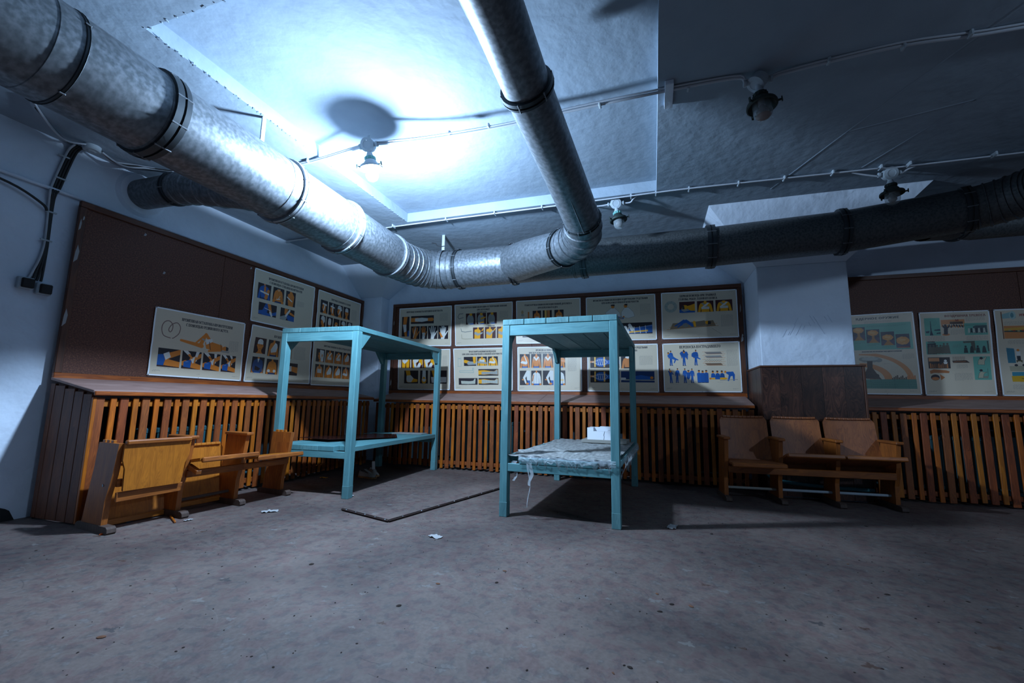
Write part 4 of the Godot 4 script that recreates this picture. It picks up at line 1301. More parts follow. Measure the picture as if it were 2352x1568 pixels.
func build_seats() -> void:
	var p := 0.455
	var t := thing("theater_seats", "row of three brown plywood theatre seats with backs, before the right pillar", "seat row", Vector3(0.63, 0, -4.535), deg_to_rad(5.1))
	for k in 4:
		seat_upright(t, p * k, true, false)
	part("front_rail", box(Vector3(p * 3 - 0.034, 0.06, 0.026), Vector3(p * 1.5, 0.285, -0.045), 0.004, rnd()), M.seat_leg, t)
	part("rear_rail", box(Vector3(p * 3, 0.06, 0.024), Vector3(p * 1.5, 0.3, -0.235), 0.004, rnd()), M.seat_leg, t)
	for k in 3:
		seat_pan(t, p * (k + 0.5), [0.0, 0.34, 0.34][k])
		seat_back(t, p * (k + 0.5), Vector3(0, 0.335, -0.19), 0.26, M.seat_ply)
		part("rod", pipe([Vector3(p * k + 0.016, 0.108, -0.15), Vector3(p * (k + 1) - 0.016, 0.108, -0.15)], 0.012, 10), M.fitting_pale if k > 0 else M.card, t)
	p = 0.432
	t = thing("theater_seats", "broken row of three theatre seats by the left wall, backs slipped down", "seat row", Vector3(-3.29, 0, -1.965), deg_to_rad(84.6))
	for k in 4:
		seat_upright(t, p * k, k in [1, 2], k in [0, 3])
	for k in 3:
		part("front_rail", box(Vector3(p - 0.036 if k < 1 else p, 0.05, 0.024), Vector3(p * (k + 0.5), 0.305 - 0.0 * k, -0.035 if k > 0 else -0.05), 0.004, rnd()), M.seat_leg, t)
	# first seat folded up, others down
	seat_pan(t, p * 0.5 - 0.01, 1.5, -0.06, 0.17, 0.9, M.ply)
	seat_pan(t, p * 1.5, 0.16, 0.02, 0.0, 1.0, M.ply)
	seat_pan(t, p * 2.5, 0.1, 0.0, 0.0, 1.0, M.ply)
	part("sagging_rail", box(Vector3(p - 0.03, 0.06, 0.02), Vector3.ZERO, 0.003, rnd()), M.seat_leg, t, Transform3D(Basis(Vector3(0, 0, 1), 0.02), Vector3(p * 0.5, 0.222, -0.03)))
	seat_back(t, p * 0.5, Vector3(0, 0.005, -0.21), 0.12, M.ply, 0.42)
	seat_back(t, p * 1.5, Vector3(0, 0.02, -0.255), 0.1, M.ply, 0.48)
	part("rod", pipe([Vector3(p + 0.016, 0.1, -0.16), Vector3(p * 2 - 0.016, 0.105, -0.16)], 0.012, 10), M.seat_foot, t)
	part("broken_arm", box(Vector3(0.035, 0.03, 0.17), Vector3.ZERO, 0.003, rnd()), M.seat_leg, t, Transform3D(Basis(Vector3.UP, -0.15) * Basis(Vector3(1, 0, 0), 0.2), Vector3(p + 0.01, 0.345, 0.03)))

# ---------- things on the floor ----------
func build_floor_things() -> void:
	# thin sheet set in a dark steel edging
	var h := thing("floor_plate", "flat dusty sheet with dark edging lying between the two bunks", "floor plate", Vector3.ZERO)
	var c := [Vector3(-2.363, 0, -2.993), Vector3(-1.835, 0, -2.835), Vector3(-1.494, 0, -4.25), Vector3(-2.02, 0, -4.41)]
	var st := mb()
	var low := []
	var top := []
	for v in c:
		low.append(v + Vector3(0, 0.002, 0))
		top.append(v + Vector3(0, 0.02, 0))
	hexa(st, low + top)
	part("sheet", st.commit(), M.floor, h)
	for k in 4:
		var s := mb()
		var a: Vector3 = c[k]
		var b: Vector3 = c[(k + 1) % 4]
		stick(s, a + Vector3(0, 0.011, 0), b + Vector3(0, 0.011, 0), 0.022, 0.006, Vector3.UP, 0.001, rnd())
		part("edging", s.commit(), M.tin, h)
	for k in 12:
		var nails := mb()
		var f := (k + 0.5) / 12.0
		var a: Vector3 = c[0].lerp(c[1], f / 0.4) if f < 0.4 else c[1].lerp(c[2], (f - 0.4) / 0.6)
		bbox(nails, Vector3(0.012, 0.012, 0.012), Transform3D(Basis(Vector3.UP, f * 9.0), a + Vector3(0.0, 0.012, 0.003)), 0.003)
		part("nail", nails.commit(), M.bolt, h)
	# crumbs of dry dirt
	var lumps := []
	for k in 5:
		var s := mb()
		var n := noise(80 + k, 1.0, 2)
		var prof := []
		for j in 6:
			for i in 9:
				pass
		lathe(s, [Vector2(0, 0), Vector2(0.9, 0.02), Vector2(1.0 + 0.1 * k, 0.3), Vector2(0.6, 0.62), Vector2(0.2, 0.75), Vector2(0, 0.76)], 7, Transform3D(Basis(Vector3(0, 1, 0), k) * Basis.from_scale(Vector3(1, 1, 0.6 + 0.12 * k)), Vector3.ZERO))
		lumps.append(s.commit())
	var big := [Vector2(-0.76, -2.27), Vector2(-0.75, -2.12), Vector2(-1.75, -2.0), Vector2(-1.93, -1.17), Vector2(-3.32, -1.63), Vector2(1.02, -2.63), Vector2(1.01, -3.04), Vector2(1.34, -2.67), Vector2(1.25, -2.44), Vector2(0.13, -2.18), Vector2(0.0, -2.08), Vector2(0.05, -2.17), Vector2(-0.01, -2.26), Vector2(0.35, -3.39), Vector2(1.47, -4.02), Vector2(-0.15, -1.58), Vector2(-0.1, -1.63), Vector2(-1.06, -1.75), Vector2(-1.01, -2.01)]
	for i in big.size():
		var o := part("dirt_crumb", lumps[i % 5], M.crumb if i % 3 else M.rustcrumb)
		var r := rng.randf_range(0.005, 0.009)
		o.transform = Transform3D(Basis(Vector3.UP, rng.randf() * TAU) * Basis.from_scale(Vector3(r * 1.5, r * 0.9, r)), Vector3(big[i].x, 0, big[i].y))
		tag(o, "small dark crumb of dirt lying on the open floor", "dirt crumb", "dirt crumbs on the floor")
	# fine grit nobody could count
	var mm := MultiMesh.new()
	mm.transform_format = MultiMesh.TRANSFORM_3D
	mm.mesh = lumps[1]
	mm.instance_count = 900
	for i in 900:
		var r := rng.randf_range(0.0012, 0.0042)
		mm.set_instance_transform(i, Transform3D(Basis(Vector3.UP, rng.randf() * TAU) * Basis.from_scale(Vector3(r * 1.5, r, r)), Vector3(rng.randf_range(-3.2, 3.2), 0, rng.randf_range(-4.4, -0.6))))
	var gm := MultiMeshInstance3D.new()
	gm.name = "grit"
	gm.multimesh = mm
	gm.material_override = M.crumb
	add_child(gm)
	tag(gm, "fine dark grit scattered over the concrete floor", "grit")
	gm.set_meta("kind", "stuff")
	# scraps
	scrap("white crumpled paper scrap in the second bunk's shadow", Vector3(0.1, 0.004, -3.45), 0.055, M.paper, 1)
	scrap("white paper scrap by the foot of the first bunk's right leg", Vector3(-2.64, 0.004, -3.45), 0.035, M.paper, 2)
	scrap("pale torn strip of paper on the floor left of the plate", Vector3(-2.842, 0.003, -2.757), 0.06, M.paper, 3)
	scrap("small crumpled blue wrapper under the broken seats", Vector3(-3.5, 0.004, -2.2), 0.045, M.blue, 4)
	scrap("bright yellow scrap near the slats behind the first bunk", Vector3(-3.5, 0.004, -4.09), 0.045, M.yellow, 5)
	scrap("white crumpled paper bit beside the broken seats' second foot", Vector3(-3.16, 0.004, -2.36), 0.03, M.paper, 6)
	scrap("pale flat paint flake on the floor before the plate", Vector3(-1.363, 0.002, -2.652), 0.05, M.paper, 7)
	var og := part("orange_crumb", lumps[2], M.orange)
	og.transform = Transform3D(Basis.from_scale(Vector3(0.012, 0.014, 0.01)), Vector3(-3.33, 0, -1.94))
	tag(og, "tiny bright orange crumb by the nearest seat foot", "crumb")
	var sk := part("wood_splinter", box(Vector3(0.012, 0.012, 0.2), Vector3.ZERO, 0.002), M.slat_light[1])
	sk.transform = Transform3D(Basis(Vector3.UP, 1.1), Vector3(-3.27, 0.007, -2.33))
	tag(sk, "pale wood splinter on the floor in front of the broken seats", "splinter")

func scrap(label: String, at: Vector3, s: float, m: Material, k: int) -> void:
	var n := noise(90 + k, 1.0, 2)
	var pts := []
	for j in 6:
		var row := []
		for i in 8:
			var x := (i / 7.0 - 0.5) * 2.0 * s * (1.0 - 0.3 * absf(j / 5.0 - 0.5))
			var z := (j / 5.0 - 0.5) * s * (1.0 + 0.4 * n.get_noise_2d(i, 7.0))
			row.append(Vector3(x, absf(n.get_noise_2d(i * 0.9, j * 0.9)) * s * 0.35, z))
		pts.append(row)
	var o := part("scrap", sheet(pts), m)
	o.transform = Transform3D(Basis(Vector3.UP, k * 1.3), at)
	tag(o, label, "scrap")

# ---------- posters: drawn as print, pixel by pixel, on flat sheets ----------
var im: Image
var ox := 0.0
var oy := 0.0
var sx := 1.0
var sy := 1.0
var clip := Rect2i()
const SK := Color8(222, 130, 46)
const SKY := Color8(240, 166, 26)
const BG := Color8(40, 32, 38)
const BGR := Color8(70, 30, 32)
const WH := Color8(224, 222, 214)
const GR := Color8(158, 160, 154)
const BL := Color8(28, 92, 168)
const BLD := Color8(22, 54, 104)
const INK := Color8(48, 46, 52)
const SEA := Color8(106, 174, 154)
const OCH := Color8(206, 126, 64)

func poly(pts: Array, c: Color) -> void:
	var q := []
	var y0 := 1e9
	var y1 := -1e9
	for p in pts:
		var v := Vector2(ox + p.x * sx, oy + p.y * sy)
		q.append(v)
		y0 = minf(y0, v.y)
		y1 = maxf(y1, v.y)
	for y in range(maxi(int(y0), clip.position.y), mini(int(y1) + 1, clip.end.y)):
		var yy := y + 0.5
		var xs := []
		for k in q.size():
			var a: Vector2 = q[k]
			var b: Vector2 = q[(k + 1) % q.size()]
			if (a.y <= yy) != (b.y <= yy):
				xs.append(a.x + (yy - a.y) / (b.y - a.y) * (b.x - a.x))
		xs.sort()
		for k in range(0, xs.size() - 1, 2):
			var x0 := maxi(int(round(xs[k])), clip.position.x)
			var x1 := mini(int(round(xs[k + 1])), clip.end.x)
			if x1 > x0:
				im.fill_rect(Rect2i(x0, y, x1 - x0, 1), c)

func P(a: Array) -> Array:
	var r := []
	for k in range(0, a.size(), 2):
		r.append(Vector2(a[k], a[k + 1]))
	return r

func shape(a: Array, c: Color, edge := false) -> void:
	var p := P(a)
	poly(p, c)
	if edge:
		p.append(p[0])
		line(p, 1.2, INK)

func oval(x: float, y: float, rx: float, ry: float, c: Color) -> void:
	var p := []
	for k in 18:
		p.append(Vector2(x + cos(TAU * k / 18) * rx, y + sin(TAU * k / 18) * ry))
	poly(p, c)

# stroke of w image pixels
func line(p: Array, w: float, c: Color) -> void:
	for k in p.size() - 1:
		var a := Vector2(p[k].x * sx, p[k].y * sy)
		var b := Vector2(p[k + 1].x * sx, p[k + 1].y * sy)
		if a.distance_to(b) < 0.01:
			continue
		var n := (b - a).orthogonal().normalized() * w * 0.5
		var e := (b - a).normalized() * w * 0.2
		var q := []
		for v in [a + n - e, b + n + e, b - n + e, a - n - e]:
			q.append(Vector2(v.x / sx, v.y / sy))
		poly(q, c)

func ln(a: Array, w: float, c: Color) -> void:
	line(P(a), w, c)

# tapered limb, widths in local x units
func limb(x0: float, y0: float, x1: float, y1: float, w0: float, w1: float, c: Color) -> void:
	var asp := sx / sy
	var d := Vector2((x1 - x0) * asp, y1 - y0).normalized()
	var n := Vector2(-d.y, d.x)
	shape([x0 + n.x * w0, y0 + n.y * w0 * asp, x1 + n.x * w1, y1 + n.y * w1 * asp, x1 - n.x * w1, y1 - n.y * w1 * asp, x0 - n.x * w0, y0 - n.y * w0 * asp], c)
	oval(x0, y0, w0, w0 * asp, c)
	oval(x1, y1, w1, w1 * asp, c)

func page(w: int, h: int, paper: Color) -> void:
	im = Image.create(w, h, false, Image.FORMAT_RGB8)
	im.fill(Color8(240, 243, 246))
	im.fill_rect(Rect2i(8, 8, w - 16, h - 16), paper)
	# foxing of the old paper
	for k in 420:
		var x := rng.randi_range(8, w - 12)
		var y := rng.randi_range(8, h - 12)
		im.fill_rect(Rect2i(x, y, rng.randi_range(1, 4), rng.randi_range(1, 3)), paper.darkened(rng.randf_range(0.02, 0.08)))
	whole()

func whole() -> void:
	ox = 0
	oy = 0
	sx = 1
	sy = 1
	clip = Rect2i(0, 0, im.get_width(), im.get_height())

func panel(x: float, y: float, w: float, h: float, c: Color, cap := true) -> void:
	whole()
	im.fill_rect(Rect2i(int(x), int(y), int(w), int(h)), c)
	if cap:
		dashes(x + w * 0.15, y + h + 5, w * 0.6, 1)
	ox = x
	oy = y
	sx = w
	sy = h
	clip = Rect2i(int(x), int(y), int(w), int(h))

func dashes(x: float, y: float, w: float, rows: int, step := 5.0, c := Color8(118, 112, 106)) -> void:
	for r in rows:
		var u := x + (6.0 if r == 0 and rows > 2 else 0.0)
		var e := x + w * (1.0 if r < rows - 1 else rng.randf_range(0.4, 0.9))
		while u < e:
			var l := minf(rng.randf_range(5, 15), e - u)
			im.fill_rect(Rect2i(int(u), int(y + r * step), maxi(1, int(l)), 2 if step > 5.5 else 1), c)
			u += l + 3

var fonts := {}

func text(s: String, cx: float, y: float, h: float, c := INK, fname := "Droid Serif", weight := 700, wide := 0.0) -> void:
	whole()
	var key := fname + str(weight)
	if not fonts.has(key):
		var f := SystemFont.new()
		f.font_names = PackedStringArray([fname])
		f.font_weight = weight
		fonts[key] = f
	var t := TextMesh.new()
	t.font = fonts[key]
	t.text = s.replace("Х", "X")   # the bold serif's own Cyrillic letter cannot be triangulated
	t.font_size = 32
	t.pixel_size = 1.0
	t.depth = 0.0
	t.curve_step = 2.0
	var arr := t.get_mesh_arrays()
	var v: PackedVector3Array = arr[Mesh.ARRAY_VERTEX]
	var id: PackedInt32Array = arr[Mesh.ARRAY_INDEX]
	var k := h / 23.0
	if wide == 0.0:   # condensed bold headings
		wide = 0.66
		k *= 1.12
	var kx := k * wide
	for i in range(0, id.size(), 3):
		var a := v[id[i]]
		var b := v[id[i + 1]]
		var d := v[id[i + 2]]
		for o in [0.0, 1.0]:
			poly([Vector2(cx + o + a.x * kx, y - a.y * k), Vector2(cx + o + b.x * kx, y - b.y * k), Vector2(cx + o + d.x * kx, y - d.y * k)], c)

# --- figures in a panel (0..1 both ways) ---
func torso(skin: Color, wrap: String, trousers := BLD, back := false) -> void:
	shape([0.43, -0.02, 0.57, -0.02, 0.58, 0.12, 0.8, 0.22, 0.88, 0.42, 0.97, 1.02, 0.8, 1.02, 0.75, 0.6, 0.73, 1.02, 0.27, 1.02, 0.25, 0.6, 0.2, 1.02, 0.03, 1.02, 0.12, 0.42, 0.2, 0.22, 0.42, 0.12], skin)
	if back:
		shape([0.38, -0.02, 0.62, -0.02, 0.58, 0.07, 0.42, 0.07], INK)
		ln([0.5, 0.15, 0.5, 0.8], 1, skin.darkened(0.4))
	else:
		ln([0.36, 0.2, 0.5, 0.25, 0.64, 0.2], 1, skin.darkened(0.45))
		ln([0.3, 0.5, 0.48, 0.52], 1, skin.darkened(0.4))
		ln([0.52, 0.52, 0.7, 0.5], 1, skin.darkened(0.4))
	ln([0.25, 0.6, 0.2, 1.0], 1.3, skin.darkened(0.5))
	ln([0.75, 0.6, 0.8, 1.0], 1.3, skin.darkened(0.5))
	shape([0.26, 0.9, 0.74, 0.9, 0.74, 1.02, 0.26, 1.02], trousers)
	match wrap:
		"cross":
			shape([0.24, 0.2, 0.36, 0.17, 0.74, 0.58, 0.7, 0.72, 0.6, 0.66], GR)
			shape([0.76, 0.2, 0.64, 0.17, 0.26, 0.58, 0.3, 0.72, 0.4, 0.66], WH)
			shape([0.26, 0.55, 0.74, 0.55, 0.74, 0.75, 0.26, 0.75], WH)
			ln([0.27, 0.62, 0.73, 0.6], 1, GR.darkened(0.2))
			ln([0.27, 0.69, 0.73, 0.68], 1, GR.darkened(0.2))
			shape([0.46, 0.5, 0.56, 0.5, 0.58, 0.55, 0.44, 0.55], skin)
		"eight":
			shape([0.2, 0.24, 0.34, 0.18, 0.54, 0.4, 0.5, 0.5, 0.44, 0.46], WH)
			shape([0.8, 0.24, 0.66, 0.18, 0.46, 0.4, 0.5, 0.5, 0.56, 0.46], WH)
			shape([0.2, 0.24, 0.26, 0.2, 0.3, 0.5, 0.24, 0.52], GR)
			shape([0.8, 0.24, 0.74, 0.2, 0.7, 0.5, 0.76, 0.52], GR)
			oval(0.5, 0.45, 0.06, 0.05, WH)
		"band":
			shape([0.25, 0.36, 0.75, 0.36, 0.74, 0.66, 0.26, 0.66], WH)
			for k in 3:
				ln([0.26, 0.42 + 0.08 * k, 0.74, 0.4 + 0.08 * k], 1, GR)
			ln([0.3, 0.17, 0.34, 0.38], 4, WH)
			ln([0.7, 0.17, 0.66, 0.38], 4, WH)
		"sling":
			shape([0.4, 0.1, 0.48, 0.1, 0.76, 0.62, 0.72, 0.74, 0.16, 0.66, 0.2, 0.5, 0.62, 0.56], WH)
			limb(0.16, 0.62, 0.6, 0.72, 0.07, 0.05, WH)
		"diag":
			shape([0.62, 0.14, 0.8, 0.22, 0.84, 0.4, 0.76, 0.7, 0.3, 0.78, 0.26, 0.6], WH)
			for k in 4:
				ln([0.3, 0.62 + 0.04 * k, 0.72, 0.24 + 0.12 * k], 1, GR)
		"shirt":
			shape([0.4, 0.1, 0.5, 0.2, 0.6, 0.1, 0.82, 0.22, 0.9, 0.42, 0.95, 0.86, 0.78, 0.9, 0.75, 0.6, 0.74, 0.9, 0.26, 0.9, 0.25, 0.6, 0.22, 0.9, 0.05, 0.86, 0.1, 0.42, 0.18, 0.22], WH)
			ln([0.5, 0.2, 0.5, 0.88], 1, GR.darkened(0.3))
			ln([0.25, 0.5, 0.24, 0.85], 1.3, GR.darkened(0.4))
			ln([0.75, 0.5, 0.76, 0.85], 1.3, GR.darkened(0.4))
		"coat":
			shape([0.4, 0.1, 0.5, 0.2, 0.6, 0.1, 0.84, 0.22, 0.92, 0.5, 0.9, 0.95, 0.12, 0.95, 0.08, 0.5, 0.16, 0.22], BLD.lightened(0.1))
			shape([0.42, 0.1, 0.58, 0.1, 0.5, 0.36], WH)
			shape([0.3, 0.55, 0.75, 0.72, 0.6, 0.86, 0.28, 0.82], BG)
		"roller":
			ln([0.3, 0.16, 0.7, 0.5], 2, INK)
			shape([0.26, 0.42, 0.74, 0.42, 0.74, 0.75, 0.26, 0.75], WH)
			shape([0.3, 0.56, 0.7, 0.56, 0.7, 0.7, 0.3, 0.7], SKY.lightened(0.3))
			ln([0.26, 0.52, 0.74, 0.52], 1, GR)

func face_front(skin: Color, cap: bool) -> void:
	shape([0.38, 0.7, 0.62, 0.7, 0.66, 0.9, 0.84, 1.02, 0.16, 1.02, 0.34, 0.9], skin)
	oval(0.5, 0.48, 0.24, 0.34, skin)
	oval(0.26, 0.5, 0.04, 0.08, skin)
	oval(0.74, 0.5, 0.04, 0.08, skin)
	if cap:
		shape([0.25, 0.4, 0.28, 0.18, 0.4, 0.08, 0.6, 0.08, 0.72, 0.18, 0.75, 0.4], WH)
		ln([0.3, 0.3, 0.5, 0.14, 0.68, 0.3], 1, GR)
		ln([0.4, 0.36, 0.6, 0.2], 1, GR)
	else:
		shape([0.25, 0.42, 0.26, 0.18, 0.5, 0.08, 0.74, 0.18, 0.75, 0.42, 0.66, 0.3, 0.36, 0.28], INK)
	for s in [-1.0, 1.0]:
		ln([0.5 + s * 0.05, 0.44, 0.5 + s * 0.16, 0.43], 1.6, INK)
		ln([0.5 + s * 0.07, 0.49, 0.5 + s * 0.14, 0.49], 1.4, INK)
	ln([0.5, 0.46, 0.47, 0.6, 0.52, 0.61], 1.2, skin.darkened(0.5))
	ln([0.42, 0.69, 0.58, 0.69], 1.6, skin.darkened(0.55))
	ln([0.66, 0.6, 0.6, 0.78], 1.2, skin.darkened(0.4))

# head in three quarter view looking left; style of bandage
func face_side(skin: Color, style: int) -> void:
	shape([0.42, 0.72, 0.74, 0.6, 0.78, 0.84, 0.96, 1.02, 0.34, 1.02, 0.42, 0.86], skin)
	shape([0.3, 0.2, 0.46, 0.1, 0.7, 0.14, 0.8, 0.36, 0.74, 0.64, 0.5, 0.8, 0.32, 0.78, 0.27, 0.66, 0.22, 0.56, 0.28, 0.44, 0.26, 0.3], skin)
	oval(0.7, 0.48, 0.06, 0.08, skin.darkened(0.12))
	shape([0.26, 0.3, 0.32, 0.12, 0.56, 0.04, 0.8, 0.14, 0.86, 0.38, 0.78, 0.46, 0.68, 0.38, 0.5, 0.26], INK)
	match style:
		0:
			shape([0.24, 0.32, 0.28, 0.2, 0.86, 0.26, 0.86, 0.4], WH)
			shape([0.56, 0.3, 0.7, 0.3, 0.5, 0.84, 0.38, 0.82], WH)
		1:
			shape([0.24, 0.34, 0.28, 0.22, 0.86, 0.3, 0.86, 0.42], WH)
			shape([0.5, 0.06, 0.64, 0.05, 0.62, 0.84, 0.5, 0.82], WH)
		2, 3:
			shape([0.24, 0.36, 0.3, 0.12, 0.56, 0.03, 0.8, 0.12, 0.88, 0.4, 0.74, 0.46, 0.5, 0.34], WH)
			for k in 3:
				ln([0.3, 0.3 - 0.06 * k, 0.6, 0.1 + 0.03 * k, 0.84, 0.34 - 0.05 * k], 1, GR)
			if style == 3:
				shape([0.6, 0.36, 0.72, 0.4, 0.48, 0.84, 0.4, 0.8], WH)
		4:
			shape([0.22, 0.32, 0.3, 0.1, 0.56, 0.02, 0.82, 0.12, 0.9, 0.44, 0.7, 0.66, 0.52, 0.42], WH)
			ln([0.34, 0.26, 0.84, 0.4], 1, GR)
			ln([0.4, 0.16, 0.86, 0.3], 1, GR)
		5:
			shape([0.42, 0.06, 0.88, 0.1, 0.9, 0.94, 0.6, 0.98, 0.46, 0.5], WH)
			ln([0.5, 0.3, 0.86, 0.5], 1, GR)
			ln([0.56, 0.6, 0.86, 0.7], 1, GR)
			oval(0.7, 0.5, 0.06, 0.12, skin)
	ln([0.3, 0.43, 0.42, 0.42], 1.4, INK)
	ln([0.32, 0.48, 0.4, 0.48], 1.3, INK)
	ln([0.28, 0.68, 0.38, 0.68], 1.4, skin.darkened(0.55))
	ln([0.5, 0.8, 0.72, 0.66], 1.2, skin.darkened(0.4))

func foot_shape(skin: Color, wrapped: bool) -> void:
	shape([0.08, -0.02, 0.4, -0.02, 0.46, 0.42, 0.7, 0.62, 0.96, 0.7, 0.94, 0.88, 0.3, 0.94, 0.16, 0.86, 0.2, 0.5], skin)
	if wrapped:
		shape([0.17, 0.4, 0.46, 0.36, 0.66, 0.6, 0.5, 0.92, 0.22, 0.9, 0.16, 0.7], WH)
		for k in 3:
			ln([0.18, 0.5 + 0.12 * k, 0.56, 0.44 + 0.14 * k], 1, GR)

func leg_flat(skin: Color, wrap: Color) -> void:
	shape([-0.02, 0.22, 0.3, 0.16, 0.6, 0.3, 0.8, 0.34, 0.92, 0.1, 0.98, 0.14, 0.98, 0.86, 0.6, 0.76, 0.3, 0.86, -0.02, 0.8], skin)
	shape([0.16, 0.22, 0.6, 0.34, 0.82, 0.36, 0.92, 0.12, 0.97, 0.2, 0.97, 0.84, 0.6, 0.74, 0.16, 0.82], wrap)
	for k in 6:
		ln([0.2 + 0.12 * k, 0.28, 0.24 + 0.12 * k, 0.78], 1, GR.darkened(0.15))

func hand_shape(skin: Color, wrap: int) -> void:
	var m := WH if wrap == 2 else skin
	shape([0.3, 1.02, 0.32, 0.66, 0.24, 0.5, 0.72, 0.5, 0.7, 0.8, 0.62, 1.02], WH if wrap > 0 else skin)
	for f in [[0.28, 0.5, 0.18, 0.16], [0.4, 0.48, 0.36, 0.05], [0.53, 0.48, 0.55, 0.04], [0.66, 0.5, 0.74, 0.14]]:
		limb(f[0], f[1], f[2], f[3], 0.055, 0.045, m)
	limb(0.7, 0.72, 0.93, 0.42, 0.06, 0.045, m if wrap == 2 else skin)
	for k in 3:
		ln([0.3, 0.62 + 0.1 * k, 0.68, 0.58 + 0.1 * k], 1, GR)

# whole standing person in blue overalls; feet at (x, y)
func worker(x: float, y: float, h: float, lean := 0.0, c := BL, arms := 0) -> void:
	whole()
	var l := lean * h
	for s in [-1.0, 1.0]:
		shape([x + s * h * 0.02 + l * 0.4 - h * 0.045, y - h * 0.5, x + s * h * 0.02 + l * 0.4 + h * 0.05, y - h * 0.5, x + s * h * 0.06 + h * 0.035, y, x + s * h * 0.06 - h * 0.03, y], c if s > 0 else c.darkened(0.12))
		shape([x + s * h * 0.06 - h * 0.03, y - 2, x + s * h * 0.06 + h * 0.07, y - 2, x + s * h * 0.06 + h * 0.07, y + 1, x + s * h * 0.06 - h * 0.03, y + 1], INK)
	shape([x + l * 0.4 - h * 0.08, y - h * 0.47, x + l * 0.4 + h * 0.08, y - h * 0.47, x + l + h * 0.1, y - h * 0.82, x + l + h * 0.03, y - h * 0.87, x + l - h * 0.03, y - h * 0.87, x + l - h * 0.1, y - h * 0.82], c)
	oval(x + l * 1.15, y - h * 0.93, h * 0.045, h * 0.06, SK)
	oval(x + l * 1.15, y - h * 0.965, h * 0.048, h * 0.035, INK)
	for s in [-1.0, 1.0]:
		var ax: float = x + l + s * h * 0.09
		var hx: float = x + l * 0.5 + s * h * 0.13 if arms == 0 else x + l + h * 0.26
		var hy := y - h * 0.46 if arms == 0 else y - h * 0.6
		limb(ax, y - h * 0.79, (ax + hx) / 2 + s * h * 0.015, y - h * 0.63, h * 0.035, h * 0.03, c.darkened(0.1))
		limb((ax + hx) / 2 + s * h * 0.015, y - h * 0.63, hx, hy, h * 0.03, h * 0.022, c.darkened(0.1))
		oval(hx, hy, h * 0.025, h * 0.025, SK)

func marks(w: int, h: int) -> void:
	whole()
	dashes(22, h - 34, 46, 3, 4.0)
	dashes(w - 68, h - 30, 46, 2, 4.0)
	dashes(w / 2.0 - 14, h - 26, 28, 1)
	dashes(w - 60, 16, 36, 1)
	for p in [[4, 4], [w - 6, 4], [4, h - 6], [w - 6, h - 6], [w / 2, 3], [w / 2, h - 5]]:
		im.fill_rect(Rect2i(p[0] - 1, p[1] - 1, 3, 3), INK)

# --- the eighteen sheets ---
const PAPER := Color8(212, 198, 174)

